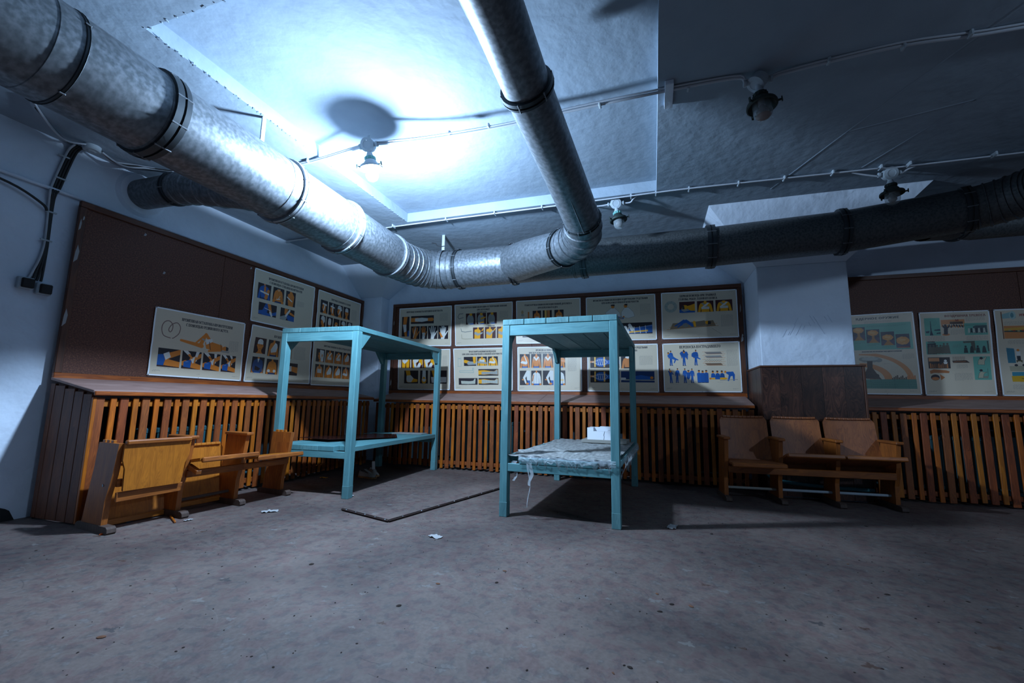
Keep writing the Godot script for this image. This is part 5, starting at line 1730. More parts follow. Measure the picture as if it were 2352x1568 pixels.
func draw_poster(id: String) -> Image:
	if id[0] == "R":
		page(400, 620, PAPER)
	else:
		page(600, 400, PAPER)
	match id:
		"L1":
			text("ВРЕМЕННАЯ ОСТАНОВКА КРОВОТЕЧЕНИЯ", 330, 50, 15)
			text("С ПОМОЩЬЮ РЕЗИНОВОГО ЖГУТА", 330, 78, 15)
			var rope := Curve2D.new()
			for q in P([104, 172, 62, 160, 48, 118, 60, 82, 86, 72, 108, 92, 107, 124, 96, 136, 88, 120, 104, 90, 132, 76, 154, 98, 150, 138, 126, 166, 114, 172]):
				rope.add_point(q)
			for k in range(1, rope.point_count - 1):
				var tg := (rope.get_point_position(k + 1) - rope.get_point_position(k - 1)) / 6.0
				rope.set_point_in(k, -tg)
				rope.set_point_out(k, tg)
			line(Array(rope.tessellate(4, 3.0)), 5, Color8(126, 96, 88))
			limb(168, 176, 300, 196, 7, 13, SK)
			limb(290, 192, 322, 120, 12, 10, SK)
			limb(322, 120, 372, 178, 10, 9, SK)
			limb(262, 180, 318, 124, 5, 8, SK)
			shape([320, 170, 350, 160, 440, 176, 450, 206, 400, 222, 330, 208], SK)
			limb(430, 208, 350, 222, 9, 6, SK)
			oval(464, 194, 20, 14, SK)
			shape([470, 180, 488, 186, 488, 206, 470, 208], INK)
			shape([440, 208, 500, 208, 494, 222, 430, 220], Color8(168, 160, 150))
			shape([322, 152, 364, 142, 372, 160, 330, 184], WH)
			ln([348, 164, 360, 214], 4, INK)
			ln([428, 168, 438, 212], 3, INK)
			ln([300, 150, 318, 158], 9, GR)
			dashes(490, 138, 72, 15)
			for k in 4:
				panel([44, 186, 318, 446][k], 236, [130, 120, 116, 104][k], 110, BG)
				shape([0, 0.94, 1, 0.98, 1, 1, 0, 1], Color8(78, 48, 44))
				if k == 0:
					limb(0.3, 0.72, 1.0, 0.82, 0.16, 0.12, SK)
					limb(0.25, 0.5, 1.0, 0.12, 0.14, 0.11, SK)
					shape([-0.02, 0.36, 0.24, 0.32, 0.34, 0.6, 0.28, 0.92, -0.02, 0.92], BL)
					shape([0.24, 0.3, 0.48, 0.16, 0.58, 0.44, 0.36, 0.62], WH)
				else:
					limb(0.0, 0.72, 0.2, 0.7, 0.1, 0.16, SK)
					limb(0.5, 0.76, 1.02, 0.88, 0.15, 0.12, SK)
					limb(0.5, 0.5, 0.98, 0.2, 0.12, 0.1, SK)
					shape([0.1, 0.62, 0.34, 0.5, 0.5, 0.52, 0.46, 0.94, 0.1, 0.9], BL)
					shape([0.44, 0.42, 0.68, 0.28, 0.78, 0.52, 0.56, 0.68], WH)
					limb(0.1, -0.05, 0.36, 0.2, 0.09, 0.07, WH)
					limb(0.36, 0.22, 0.5, 0.38, 0.06, 0.05, SK)
					limb(0.72 - 0.1 * (k - 2), -0.05, 0.72, 0.4 - 0.08 * k, 0.09, 0.06, WH)
					limb(0.72, 0.4 - 0.06 * k, 0.66, 0.6, 0.05, 0.045, SK)
					ln([0.2, 0.62, 0.34, 0.6], 1.3, WH)
		"L2":
			text("ВРЕМЕННАЯ ОСТАНОВКА КРОВОТЕЧЕНИЯ", 300, 50, 15)
			text("С ПОМОЩЬЮ СГИБАНИЯ КОНЕЧНОСТИ", 300, 78, 15)
			panel(40, 100, 118, 118, BG)
			torso(BL, "none")
			shape([0.44, 0, 0.56, 0, 0.56, 0.1, 0.44, 0.1], SK)
			limb(0.54, 0.2, 0.56, 0.6, 0.07, 0.07, SK)
			limb(0.82, 0.4, 0.66, 0.86, 0.1, 0.12, SK)
			shape([0.2, 0.46, 0.88, 0.56, 0.86, 0.66, 0.2, 0.56], WH)
			panel(178, 100, 104, 118, BG)
			torso(SK, "none", BLD, true)
			ln([0.36, 0.1, 0.5, 0.2, 0.64, 0.08], 3, WH)
			limb(0.08, 0.9, 0.52, 0.76, 0.08, 0.06, SK)
			limb(0.94, 0.9, 0.52, 0.76, 0.08, 0.06, SK)
			ln([0.36, 0.78, 0.66, 0.72], 6, WH)
			ln([0.5, 0.75, 0.66, 0.5], 3, WH)
			panel(302, 100, 98, 118, BG)
			shape([0.4, 0, 0.6, 0, 0.86, 0.3, 0.78, 1, 0.3, 1, 0.2, 0.7], SK)
			limb(0.32, 0.28, 0.4, 0.66, 0.13, 0.15, SK)
			ln([0.12, 0.42, 0.66, 0.66], 9, WH)
			panel(62, 244, 162, 92, BG)
			shape([-0.02, 0.7, 0.2, 0.62, 0.6, 0.8, 1.02, 0.5, 1.02, 0.8, 0.6, 1, 0, 0.95], BL)
			limb(0.3, 0.85, 0.46, 0.1, 0.14, 0.1, BL)
			limb(0.56, 0.0, 0.68, 0.7, 0.09, 0.07, SK)
			limb(0.66, 0.68, 0.74, 0.92, 0.06, 0.05, WH)
			ln([0.32, 0.4, 0.66, 0.52], 5, WH)
			panel(262, 244, 140, 92, BG)
			shape([-0.02, 0.8, 0.3, 0.6, 0.5, 0.7, 0.4, 1.0, -0.02, 0.98], GR)
			shape([0.5, 0.5, 1.02, 0.6, 1.02, 1.0, 0.6, 1.0, 0.46, 0.8], BL)
			limb(0.4, 0.0, 0.36, 0.4, 0.12, 0.08, SK)
			limb(0.7, 0.34, 1.0, 0.48, 0.07, 0.05, SK)
			limb(0.64, 0.1, 0.4, 0.62, 0.06, 0.06, WH)
			whole()
			dashes(420, 158, 74, 9)
		"L3":
			text("БИНТОВЫЕ ПОВЯЗКИ НА ГОЛОВУ", 310, 54, 15)
			for k in 4:
				panel([40, 146, 240, 350][k], 84, [92, 92, 100, 92][k], 118, BG)
				if k < 3:
					face_side(SK, [0, 1, 3][k])
				else:
					face_front(SK, true)
			for k in 5:
				panel(40 + 92 * k, 224, 80, 112, BG)
				if k == 0 or k == 3:
					face_side(SK, 4)
				elif k == 1:
					face_front(SK, true)
					shape([0.25, 0.36, 0.75, 0.36, 0.7, 0.66, 0.3, 0.66], WH)
				elif k == 2:
					face_front(SK, false)
					shape([0.4, 0.5, 0.6, 0.5, 0.62, 0.62, 0.38, 0.62], WH)
				else:
					face_side(SK, 2)
			whole()
			dashes(465, 90, 80, 22)
		"L4":
			text("КОСЫНОЧНЫЕ ПОВЯЗКИ", 320, 54, 16)
			panel(46, 84, 100, 112, BGR.darkened(0.2))
			face_front(SK, true)
			panel(166, 84, 104, 122, BG)
			torso(SK, "diag")
			panel(290, 84, 104, 122, BG)
			torso(SK, "shirt")
			limb(0.86, 0.4, 0.88, 1.0, 0.1, 0.08, SK)
			panel(46, 222, 104, 112, BG)
			torso(SK, "coat", BL)
			panel(170, 226, 104, 112, BG)
			torso(SK, "none")
			oval(0.24, 0.78, 0.12, 0.1, WH)
			oval(0.72, 0.78, 0.12, 0.1, WH)
			panel(296, 240, 170, 96, BG)
			limb(0.0, 0.5, 0.4, 0.46, 0.1, 0.1, SK)
			limb(0.6, 0.44, 1.0, 0.56, 0.11, 0.14, SK)
			shape([0.34, 0.26, 0.64, 0.24, 0.66, 0.68, 0.36, 0.7], WH)
			ln([0.38, 0.34, 0.6, 0.6], 1, GR)
			whole()
			dashes(420, 100, 120, 22)
		"L5":
			text("БИНТОВЫЕ ПОВЯЗКИ НА ШЕЮ, ГРУДЬ И ПЛЕЧО", 310, 52, 14)
			for k in 4:
				panel(44 + 116 * k, 84, 104, 112, BG)
				if k == 0:
					face_side(SK, 5)
				else:
					torso(SK, "cross" if k < 3 else "diag", SK, k == 2)
			for k in 4:
				panel(44 + 116 * k, 218, 104, 112, BG)
				torso(SK, ["band", "diag", "diag", "sling"][k], SK)
			whole()
			dashes(505, 90, 66, 16)
		"B1":
			text("БИНТОВЫЕ ПОВЯЗКИ НА ВЕРХНЮЮ КОНЕЧНОСТЬ", 290, 44, 15)
			panel(34, 92, 86, 210, BG)
			limb(0.5, -0.05, 0.36, 0.48, 0.26, 0.22, SK)
			limb(0.36, 0.48, 0.6, 1.05, 0.2, 0.14, SK)
			shape([0.12, 0.4, 0.6, 0.4, 0.62, 0.74, 0.3, 0.8], WH)
			shape([0.82, 0.7, 1, 0.7, 1, 1, 0.76, 1], BL)
			panel(138, 88, 262, 82, BG)
			limb(-0.02, 0.5, 0.3, 0.5, 0.08, 0.09, SK)
			limb(0.74, 0.5, 0.92, 0.5, 0.06, 0.07, SK)
			shape([0.18, 0.3, 0.48, 0.24, 0.74, 0.34, 0.74, 0.66, 0.48, 0.78, 0.18, 0.7], WH)
			for k in 12:
				ln([0.2 + 0.045 * k, 0.3, 0.22 + 0.045 * k, 0.7], 1, GR)
			for k in 4:
				panel([140, 250, 338, 452][k], 196, [102, 78, 106, 112][k], 132, BG)
				hand_shape(SK, [0, 1, 2, 2][k])
				if k == 0:
					ln([0.3, 0.9, 0.56, 0.1], 7, WH)
				if k == 3:
					oval(0.5, 0.34, 0.26, 0.3, WH)
					shape([0.1, 0.5, 0.22, 0.5, 0.5, 0.86, 0.3, 0.9], SK)
			whole()
			dashes(466, 70, 90, 16)
		"B2":
			text("ТРАНСПОРТНАЯ ИММОБИЛИЗАЦИЯ ЛЕСТНИЧНЫМИ ШИНАМИ", 300, 34, 14)
			text("ПРИ ПЕРЕЛОМАХ", 300, 60, 14)
			text("ПЛЕЧЕВОЙ   КОСТИ", 286, 84, 9)
			text("ПРЕДПЛЕЧЬЯ", 384, 218, 9)
			ln([90, 90, 50, 92, 34, 120, 46, 140, 92, 128], 6, GR.darkened(0.25))
			ln([60, 160, 84, 160, 86, 215, 46, 215, 60, 160], 1.5, Color8(120, 116, 110))
			ln([64, 232, 72, 262, 110, 268, 180, 262], 6, GR.darkened(0.2))
			ln([70, 290, 74, 330, 110, 336, 182, 334], 5, Color8(168, 156, 128))
			for k in 3:
				panel(120 + 110 * k, 92, 100, 106, BGR)
				oval(0.45, 0.6, 0.36, 0.52, GR)
				limb(0.5, -0.05, 0.52, 0.1, 0.12, 0.14, SKY)
				if k == 1:
					limb(0.5, 0.5, 0.9, 0.4, 0.08, 0.06, SKY)
					shape([0.4, 0.8, 0.8, 0.75, 0.76, 0.95, 0.4, 0.98], SKY)
				shape([0.4, 0.92, 0.8, 0.9, 0.8, 1, 0.4, 1], BL)
				ln([0.3, 0.3, 0.4, 0.8], 1, GR.darkened(0.3))
			for k in 3:
				panel(194 + 124 * k, 228, 112, 106, BGR)
				shape([0.14, 0.2, 0.4, 0.14, 0.4, 0, 0.54, 0, 0.54, 0.14, 0.72, 0.3, 0.66, 1, 0.12, 1], SKY)
				limb(0.24, 0.52, 0.46, 0.64, 0.12, 0.1, GR)
				limb(0.46, 0.64, 0.86 - 0.08 * k, 0.5 - 0.14 * k, 0.09, 0.06, GR)
				limb(0.84, 0.3, 0.96, 0.14, 0.05, 0.04, SKY)
			whole()
			dashes(470, 84, 86, 14)
		"B3":
			text("ТРАНСПОРТНАЯ ИММОБИЛИЗАЦИЯ ШИНОЙ ДИТЕРИХСА", 300, 46, 14)
			text("ПРИ ПЕРЕЛОМАХ БЕДРА", 300, 74, 14)
			oval(60, 110, 12, 18, Color8(190, 160, 116))
			oval(62, 136, 14, 12, GR)
			oval(62, 176, 18, 16, GR.lightened(0.2))
			im.fill_rect(Rect2i(112, 108, 14, 90), OCH)
			for k in 3:
				panel([158, 254, 362][k], 100, [80, 84, 84][k], 130, BG)
				if k == 1:
					shape([0.2, 0, 0.44, 0, 0.44, 1, 0.2, 1], SKY.lightened(0.3))
					shape([0.5, 0, 0.78, 0, 0.78, 1, 0.5, 1], OCH)
				else:
					torso(SK, "roller", BG)
			panel(60, 260, 420, 82, BG)
			leg_flat(SK, WH)
			shape([0.05, 0.4, 0.9, 0.42, 0.9, 0.5, 0.05, 0.5], SKY.lightened(0.2))
			whole()
			dashes(470, 150, 90, 9)
		"B4":
			text("ВРЕМЕННАЯ ИММОБИЛИЗАЦИЯ ПОДРУЧНЫМИ СРЕДСТВАМИ", 300, 34, 14)
			text("ПРИ ПЕРЕЛОМАХ НИЖНЕЙ КОНЕЧНОСТИ", 300, 60, 14)
			for s in [0, 1]:
				var bx: float = 232.0 + 118 * s
				shape([bx - 40, 190, bx - 60 + 20 * s, 150, bx - 10, 108, bx + 22, 108, bx + 62, 150, bx + 74, 190, bx + 20, 204], WH, true)
				oval(bx + 6 - 8 * s, 94, 15, 18, SK)
				shape([bx - 10, 78, bx + 20 - 6 * s, 76, bx + 24 - 10 * s, 92, bx - 12, 88], INK)
				limb(bx - 10 + 10 * s, 140, bx + 18 - 40 * s, 184, 9, 7, WH)
				oval(bx + 24 - 44 * s, 190, 8, 7, SK)
			shape([90, 196, 268, 184, 330, 196, 330, 210, 90, 214], BL)
			ln([200, 204, 320, 200], 7, SKY.lightened(0.3))
			panel(304, 246, 262, 98, BG)
			shape([0.2, 0.62, 0.5, 0.44, 1, 0.22, 1, 0.9, 0.3, 0.96], BL)
			ln([0.3, 0.5, 1, 0.3], 2, WH)
			shape([0.1, 0.8, 0.86, 0.66, 0.86, 0.8, 0.12, 0.94], SKY.lightened(0.2))
			limb(0.14, 0.4, 0.2, 0.85, 0.05, 0.06, WH)
			limb(0.28, 0.2, 0.36, 0.6, 0.05, 0.06, WH)
			for k in 4:
				ln([0.24 + 0.18 * k, 0.4 - 0.04 * k, 0.26 + 0.18 * k, 0.95], 5, WH)
			panel(40, 246, 240, 98, BG)
			leg_flat(BL, WH)
			whole()
			dashes(470, 84, 90, 20)
		"B5":
			text("ПЕРВАЯ ПОМОЩЬ ПРИ ТРАВМАХ", 296, 36, 16)
			text("ГОЛОВЫ, РЕБЕР, ТАЗОВОГО ПОЯСА", 296, 64, 16)
			oval(78, 124, 52, 50, Color8(170, 176, 164))
			oval(78, 124, 26, 26, PAPER)
			for k in 8:
				var a := TAU * k / 8
				ln([78 + 26 * cos(a), 124 + 26 * sin(a), 78 + 50 * cos(a + 0.2), 124 + 48 * sin(a + 0.2)], 1.5, Color8(110, 116, 108))
			panel(148, 86, 124, 94, BGR)
			shape([0, 0.72, 0.4, 0.6, 1, 0.82, 1, 1, 0, 1], BL)
			shape([0.14, 0.6, 0.5, 0.68, 0.66, 0.8, 0.3, 0.92, 0.14, 0.8], GR)
			oval(0.36, 0.5, 0.2, 0.2, SKY)
			shape([0.16, 0.4, 0.3, 0.32, 0.34, 0.66, 0.2, 0.7], INK)
			shape([0.5, 0.4, 0.7, 0.34, 1, 0.2, 1, 0.86, 0.72, 0.84, 0.5, 0.62], SKY)
			for k in 2:
				panel(290 + 144 * k, 86 - 2 * k, 128, 94, BGR)
				torso(SKY, "cross", SKY, k == 1)
			whole()
			shape([90, 266, 410, 252, 430, 300, 66, 318], Color8(140, 122, 96))
			ln([60, 300, 440, 278], 2.5, OCH)
			ln([40, 318, 450, 298], 2.5, OCH)
			limb(110, 290, 180, 248, 5, 10, BL)
			limb(130, 300, 200, 252, 5, 11, BL)
			limb(198, 250, 250, 290, 12, 12, BL)
			oval(192, 286, 24, 18, GR.darkened(0.2))
			shape([250, 262, 344, 250, 350, 290, 254, 300], Color8(120, 106, 88))
			limb(262, 262, 268, 294, 10, 8, SKY)
			oval(366, 268, 18, 14, SKY)
			shape([370, 256, 392, 262, 390, 284, 368, 284], INK)
			dashes(470, 210, 92, 20)
			ln([400, 320, 440, 350, 470, 372], 1.5, Color8(110, 100, 90))
		"C1":
			text("БИНТОВЫЕ ПОВЯЗКИ НА НИЖНЮЮ КОНЕЧНОСТЬ", 300, 34, 14)
			panel(36, 62, 104, 124, BGR)
			limb(0.3, -0.05, 0.28, 1.0, 0.24, 0.17, SKY)
			limb(0.74, -0.05, 0.72, 1.0, 0.22, 0.16, SKY)
			shape([0.08, 0.14, 0.92, 0.1, 0.7, 0.44, 0.4, 0.66, 0.14, 0.5], WH)
			shape([0.34, 0.2, 0.6, 0.2, 0.46, 0.4], SKY)
			for k in 2:
				panel(154 + 134 * k, 62, 130, 124, BGR)
				limb(0.44, -0.05, 0.3, 0.5, 0.26, 0.2, SKY)
				limb(0.3, 0.5, 0.26, 1.0, 0.18, 0.14, SKY)
				limb(0.8, 0.1, 0.86, 0.6, 0.14, 0.16, SKY)
				shape([0.14, 0.34, 0.74, 0.2, 0.6, 0.5, 0.4, 0.6, 0.5, 1, 0.3, 1], WH)
				limb(0.74, 0.7, 0.6, 1.0, 0.12, 0.14, WH)
			panel(428, 62, 66, 124, BGR)
			limb(0.5, 0, 0.5, 1, 0.3, 0.22, SKY)
			shape([0.2, 0.4, 0.8, 0.36, 0.8, 0.7, 0.24, 0.72], WH)
			panel(74, 210, 164, 128, BG)
			foot_shape(SKY, true)
			panel(260, 210, 90, 128, BG)
			oval(0.5, 0.76, 0.3, 0.26, SKY)
			limb(0.5, 0.0, 0.5, 0.7, 0.2, 0.24, WH)
			shape([0.4, 0.5, 0.6, 0.5, 0.7, 0.64, 0.3, 0.64], SKY)
			panel(374, 210, 188, 128, BG)
			foot_shape(SKY, false)
			shape([0.06, 0.5, 0.5, 0.5, 0.98, 0.5, 0.98, 0.9, 0.1, 0.94], WH)
			whole()
			dashes(512, 66, 52, 20)
		"C2":
			text("ТРАНСПОРТНАЯ ИММОБИЛИЗАЦИЯ", 300, 34, 14)
			text("ПРИ ПЕРЕЛОМАХ ВЕРХНЕЙ И НИЖНЕЙ КОНЕЧНОСТЕЙ", 300, 58, 14)
			var tq := Color8(110, 160, 160)
			ln([44, 90, 60, 96, 80, 90], 2, tq)
			ln([46, 170, 46, 100, 78, 100, 78, 172, 40, 172], 1.5, tq)
			ln([60, 214, 196, 214, 196, 190, 206, 190, 206, 232, 60, 228, 60, 214], 3, tq)
			panel(108, 82, 128, 86, BG)
			limb(0.1, 0.5, 0.4, 0.6, 0.12, 0.1, SKY)
			limb(0.4, 0.7, 0.95, 0.72, 0.14, 0.1, GR)
			limb(0.85, 0.0, 0.86, 0.6, 0.12, 0.1, SKY)
			for k in 2:
				panel(246 + 110 * k, 82, 100, 86, BG)
				torso(SKY, "band" if k == 0 else "sling", SKY)
				if k == 0:
					limb(0.14, 0.6, 0.9, 0.72, 0.1, 0.08, GR)
			panel(256, 200, 202, 62, BG)
			leg_flat(SKY, GR)
			shape([0, 0.2, 0.2, 0.16, 0.6, 0.3, 0.6, 0.4, 0.1, 0.4, 0.1, 0.84, 0, 0.84], SKY)
			panel(48, 284, 196, 62, BG)
			shape([0.12, 0.4, 0.6, 0.46, 0.78, 0.4, 0.84, 0.1, 0.9, 0.1, 0.88, 0.86, 0.5, 0.9, 0.14, 0.86], Color8(186, 186, 168))
			panel(256, 284, 202, 62, BG)
			leg_flat(SKY, Color8(178, 182, 172))
			whole()
			dashes(486, 150, 76, 22)
		"C3":
			text("ВРЕМЕННАЯ ИММОБИЛИЗАЦИЯ", 300, 32, 14)
			text("ПРИ ПЕРЕЛОМАХ КЛЮЧИЦЫ И ПЛЕЧЕВОЙ КОСТИ", 300, 56, 14)
			for k in 4:
				panel(22 + 110 * k, 66, 98, 124, BG)
				torso(SK, ["sling", "eight", "eight", "none"][k], BL, k == 3)
				if k == 3:
					limb(0.88, 0.4, 0.98, 0.6, 0.08, 0.07, SK)
					ln([0.5, 0.5, 1, 0.54], 2, WH)
			for k in 4:
				panel(22 + 110 * k, 216, 98, 130, BG)
				if k % 2 == 0:
					limb(0.8, 0.05, 0.42, 0.5, 0.14, 0.11, WH)
					limb(0.42, 0.5, 0.6, 0.86, 0.1, 0.08, WH)
					shape([0.62, 0.1, 1, 0, 1, 0.7, 0.7, 0.66], WH)
					shape([0.74, 0.68, 1, 0.68, 1, 1, 0.78, 1], BL)
					oval(0.74, 0.9, 0.16, 0.07, SK)
					oval(0.3, 0.62, 0.1, 0.05, SK)
				else:
					torso(SK, "shirt", BL)
					if k == 1:
						limb(0.12, 0.7, 0.24, 0.3, 0.05, 0.05, OCH)
					else:
						for j in 4:
							im.fill_rect(Rect2i(int(ox + 14 + 18 * j), int(oy + 78), 12, 14), SKY.lightened(0.2))
			whole()
			dashes(474, 96, 80, 26)
		"C4":
			text("ВРЕМЕННАЯ ИММОБИЛИЗАЦИЯ ПОДРУЧНЫМИ СРЕДСТВАМИ", 296, 30, 13)
			text("ПРИ ПЕРЕЛОМАХ ПОЗВОНОЧНИКА", 296, 54, 14)
			for k in 2:
				panel(26, 100 + 124 * k, 252, 100, BG)
				shape([0, 0.4, 1, 0.4, 1, 0.56, 0, 0.56], OCH.lightened(0.1))
				oval(0.38, 0.5, 0.22, 0.4, BL)
				shape([0.3, 0.24, 0.7, 0.36, 1, 0.34, 1, 0.66, 0.7, 0.66, 0.3, 0.76], BL)
				for x in [0.14, 0.46, 0.86]:
					shape([x, 0.06, x + 0.05, 0.06, x + 0.05, 0.92, x, 0.92], SKY.lightened(0.25))
				for x in [0.26, 0.33, 0.4, 0.47]:
					ln([x, 0.28, x + 0.03, 0.74], 4, WH)
				ln([0.06, 0.5, 0.2, 0.4, 0.3, 0.3, 0.5, 0.3, 0.6, 0.5, 0.5, 0.72, 0.3, 0.74, 0.2, 0.62, 0.06, 0.5], 3, WH)
			panel(292, 100, 118, 104, BG)
			torso(OCH, "none", BG, true)
			shape([0.36, 0.0, 0.64, 0.0, 0.7, 0.14, 0.5, 0.22, 0.3, 0.14], WH)
			panel(290, 228, 276, 92, BLD)
			shape([0.06, 0.72, 1, 0.76, 1, 0.84, 0.06, 0.82], Color8(190, 180, 150))
			shape([0.3, 0.5, 0.6, 0.34, 0.9, 0.5, 0.86, 0.76, 0.3, 0.76], BL)
			oval(0.92, 0.58, 0.05, 0.12, SK)
			limb(0.0, 0.7, 0.12, 0.66, 0.04, 0.03, WH)
			whole()
			dashes(446, 100, 110, 16)
		"C5":
			text("ПЕРЕНОСКА ПОСТРАДАВШЕГО", 296, 34, 19)
			worker(66, 184, 124)
			shape([40, 90, 70, 96, 110, 128, 104, 140, 60, 124, 40, 112], BL.lightened(0.06))
			limb(104, 132, 92, 160, 6, 4, BL)
			limb(100, 128, 122, 138, 6, 4, BL)
			oval(46, 82, 7, 8, SK)
			oval(46, 77, 7, 4, INK)
			worker(170, 186, 130)
			shape([138, 86, 150, 70, 196, 72, 206, 96, 196, 118, 150, 112], BL.darkened(0.08))
			limb(196, 110, 196, 132, 6, 4, BL)
			oval(172, 76, 8, 9, SK)
			oval(172, 70, 9, 5, INK)
			worker(262, 184, 126, 0.02)
			shape([232, 88, 250, 76, 272, 80, 278, 112, 250, 124, 230, 112], BL.darkened(0.1))
			limb(262, 116, 296, 134, 7, 4, BL)
			for k in 4:
				var yy := 74.0 + 30 * k
				ln([314, yy + 4, 480, yy + 8], 2, OCH)
				ln([324, yy + 22, 490, yy + 24], 2, OCH)
				shape([330, yy + 5, 452, yy + 5, 470, yy + 22, 350, yy + 22], [Color8(130, 124, 118), Color8(142, 138, 132), PAPER, Color8(130, 104, 84)][k])
				if k == 2:
					for j in 7:
						ln([332 + 18 * j, yy + 5, 352 + 18 * j, yy + 22], 1.3, Color8(110, 90, 76))
						ln([352 + 18 * j, yy + 5, 332 + 18 * j, yy + 22], 1.3, Color8(110, 90, 76))
			dashes(500, 66, 80, 26)
			worker(62, 326, 118, -0.08, BL, 1)
			worker(108, 324, 118, 0.05)
			oval(58, 232, 8, 9, SK)
			worker(172, 326, 118)
			worker(228, 326, 116)
			shape([182, 240, 214, 240, 212, 286, 200, 300, 186, 290], BL.darkened(0.1))
			oval(200, 232, 8, 9, SK)
			oval(200, 227, 8, 5, INK)
			for k in 3:
				var bx := 282.0 + 28 * k
				shape([bx - 14, 322, bx - 16, 250, bx, 240, bx + 16, 250, bx + 16, 322], BL.darkened(0.05 * k))
				oval(bx, 234 + 4 * (k % 2), 8, 9, SK)
				oval(bx, 228 + 4 * (k % 2), 8, 5, INK)
				shape([bx - 12, 322, bx + 14, 322, bx + 14, 326, bx - 12, 326], INK)
			shape([376, 288, 480, 284, 500, 292, 480, 300, 378, 298], SKY)
			shape([404, 280, 440, 280, 440, 298, 404, 298], BL)
			oval(368, 292, 9, 8, SK)
			for k in 3:
				var bx := 388.0 + 34 * k
				shape([bx - 16, 284, bx - 12, 254, bx + 4, 248, bx + 18, 258, bx + 20, 284], BL.darkened(0.08 * k))
				oval(bx, 240, 8, 9, SK)
				oval(bx, 234, 8, 5, INK)
			shape([490, 240, 540, 238, 552, 262, 548, 310, 538, 310, 534, 272, 520, 276, 506, 312, 496, 312, 506, 264, 488, 252], BL)
			oval(482, 240, 8, 9, SK)
			ln([440, 306, 570, 300], 4, Color8(150, 140, 130))
			dashes(60, 336, 70, 1)
			dashes(190, 338, 80, 1)
			dashes(420, 320, 90, 1)
		"R1":
			text("ЯДЕРНОЕ ОРУЖИЕ", 180, 36, 17, INK, "Droid Sans", 700, 1.25)
			dashes(100, 56, 170, 4, 5.0)
			im.fill_rect(Rect2i(14, 76, 366, 204), SEA)
			dashes(110, 92, 240, 3, 5.0, Color8(60, 100, 96))
			for k in 4:
				panel(18 + 88 * k, 100 + 22 * k, 82, 104, Color8(36, 34, 58), false)
				shape([0, 0.7, 1, 0.6, 1, 1, 0, 1], Color8(70, 56, 84))
				var fire := Color8(214, 142, 48)
				if k < 3:
					shape([0.16, 1, 0.42, 0.7, 0.42, 0.4, 0.6, 0.4, 0.62, 0.7, 0.92, 1], fire.darkened(0.15))
				for j in 7:
					var a := TAU * j / 7
					oval(0.5 + 0.22 * cos(a), [0.24, 0.26, 0.42, 0.48][k] + 0.1 * sin(a), 0.2 if k < 3 else 0.26, 0.12 if k < 3 else 0.2, fire.lightened(0.06 * (j % 3)))
				for j in 3:
					oval(0.4 + 0.1 * j, [0.22, 0.24, 0.4, 0.42][k], 0.12, 0.07, fire.lightened(0.25))
				if k == 3:
					shape([0.1, 0.94, 0.9, 0.92, 0.96, 1, 0.04, 1], Color8(170, 70, 40))
				whole()
				dashes(20 + 88 * k, 210 + 22 * k, 76, 5 - k, 5.0, Color8(60, 100, 96))
			text("ХАРАКТЕРИСТИКА ЗОН ПОРАЖЕНИЯ ОЧАГА ЯДЕРНОГО ПОРАЖЕНИЯ", 190, 294, 7, INK, "Droid Sans", 700)
			for r in [[316.0, 34.0], [190.0, 46.0], [96.0, 40.0]]:
				var arc := []
				for k in 15:
					var a := PI / 2 * k / 14.0
					arc.append(Vector2(50 + r[0] * cos(a), 506 - r[0] * 0.66 * sin(a)))
				for k in range(14, -1, -1):
					var a := PI / 2 * k / 14.0
					arc.append(Vector2(50 + (r[0] - r[1]) * cos(a), 506 - (r[0] - r[1]) * 0.66 * sin(a)))
				clip = Rect2i(50, 310, 340, 200)
				poly(arc, Color8(212, 142, 84))
			whole()
			for j in 8:
				oval(70 + 14 * j, 352 + 8 * (j % 2), 22, 16, Color8(150, 150, 140))
			oval(116, 350, 52, 12, Color8(186, 186, 176))
			shape([60, 500, 96, 420, 96, 366, 130, 366, 128, 420, 160, 480, 176, 506], Color8(74, 58, 50))
			for j in 5:
				oval(84 + 16 * j, 480 + 6 * (j % 2), 16, 16, Color8(64, 50, 44))
			for j in 14:
				var hh := 10 + (j * 7) % 24
				im.fill_rect(Rect2i(236 + 10 * j, 506 - hh, 8, hh), Color8(92, 78, 62) if j < 9 else OCH)
			im.fill_rect(Rect2i(60, 506, 316, 70), SEA.darkened(0.2))
			for j in 4:
				im.fill_rect(Rect2i(60, 506 + 18 * j, 316, 1), Color8(50, 90, 88))
				im.fill_rect(Rect2i([110, 172, 250, 330][j], 506, 1, 70), Color8(50, 90, 88))
				dashes(118, 512 + 18 * j, 240, 1, 5.0, Color8(50, 90, 88))
			dashes(310, 318, 70, 8)
			dashes(196, 386, 40, 2, 5.0)
		"R2":
			text("ВОЗДУШНАЯ ТРЕВОГА", 262, 34, 16, Color8(134, 84, 72), "Droid Sans", 700, 0.95)
			im.fill_rect(Rect2i(28, 46, 92, 132), SEA)
			for k in 4:
				var c := []
				for j in 19:
					c.append(Vector2(64 + (10 + 9 * k) * cos(TAU * j / 18), 76 + (8 + 8 * k) * sin(TAU * j / 18)))
				line(c, 1, SEA.darkened(0.25))
			shape([56, 176, 62, 140, 63, 70, 66, 70, 68, 140, 76, 176], Color8(30, 44, 64))
			shape([32, 146, 56, 142, 52, 158, 36, 158], Color8(40, 60, 76))
			shape([84, 134, 118, 130, 118, 142, 84, 142], Color8(40, 60, 76))
			shape([96, 158, 120, 154, 120, 164, 96, 166], Color8(40, 60, 76))
			im.fill_rect(Rect2i(126, 62, 134, 34), OCH.lightened(0.1))
			text("М", 216, 68, 13, Color8(140, 40, 34), "Droid Sans", 700, 1.3)
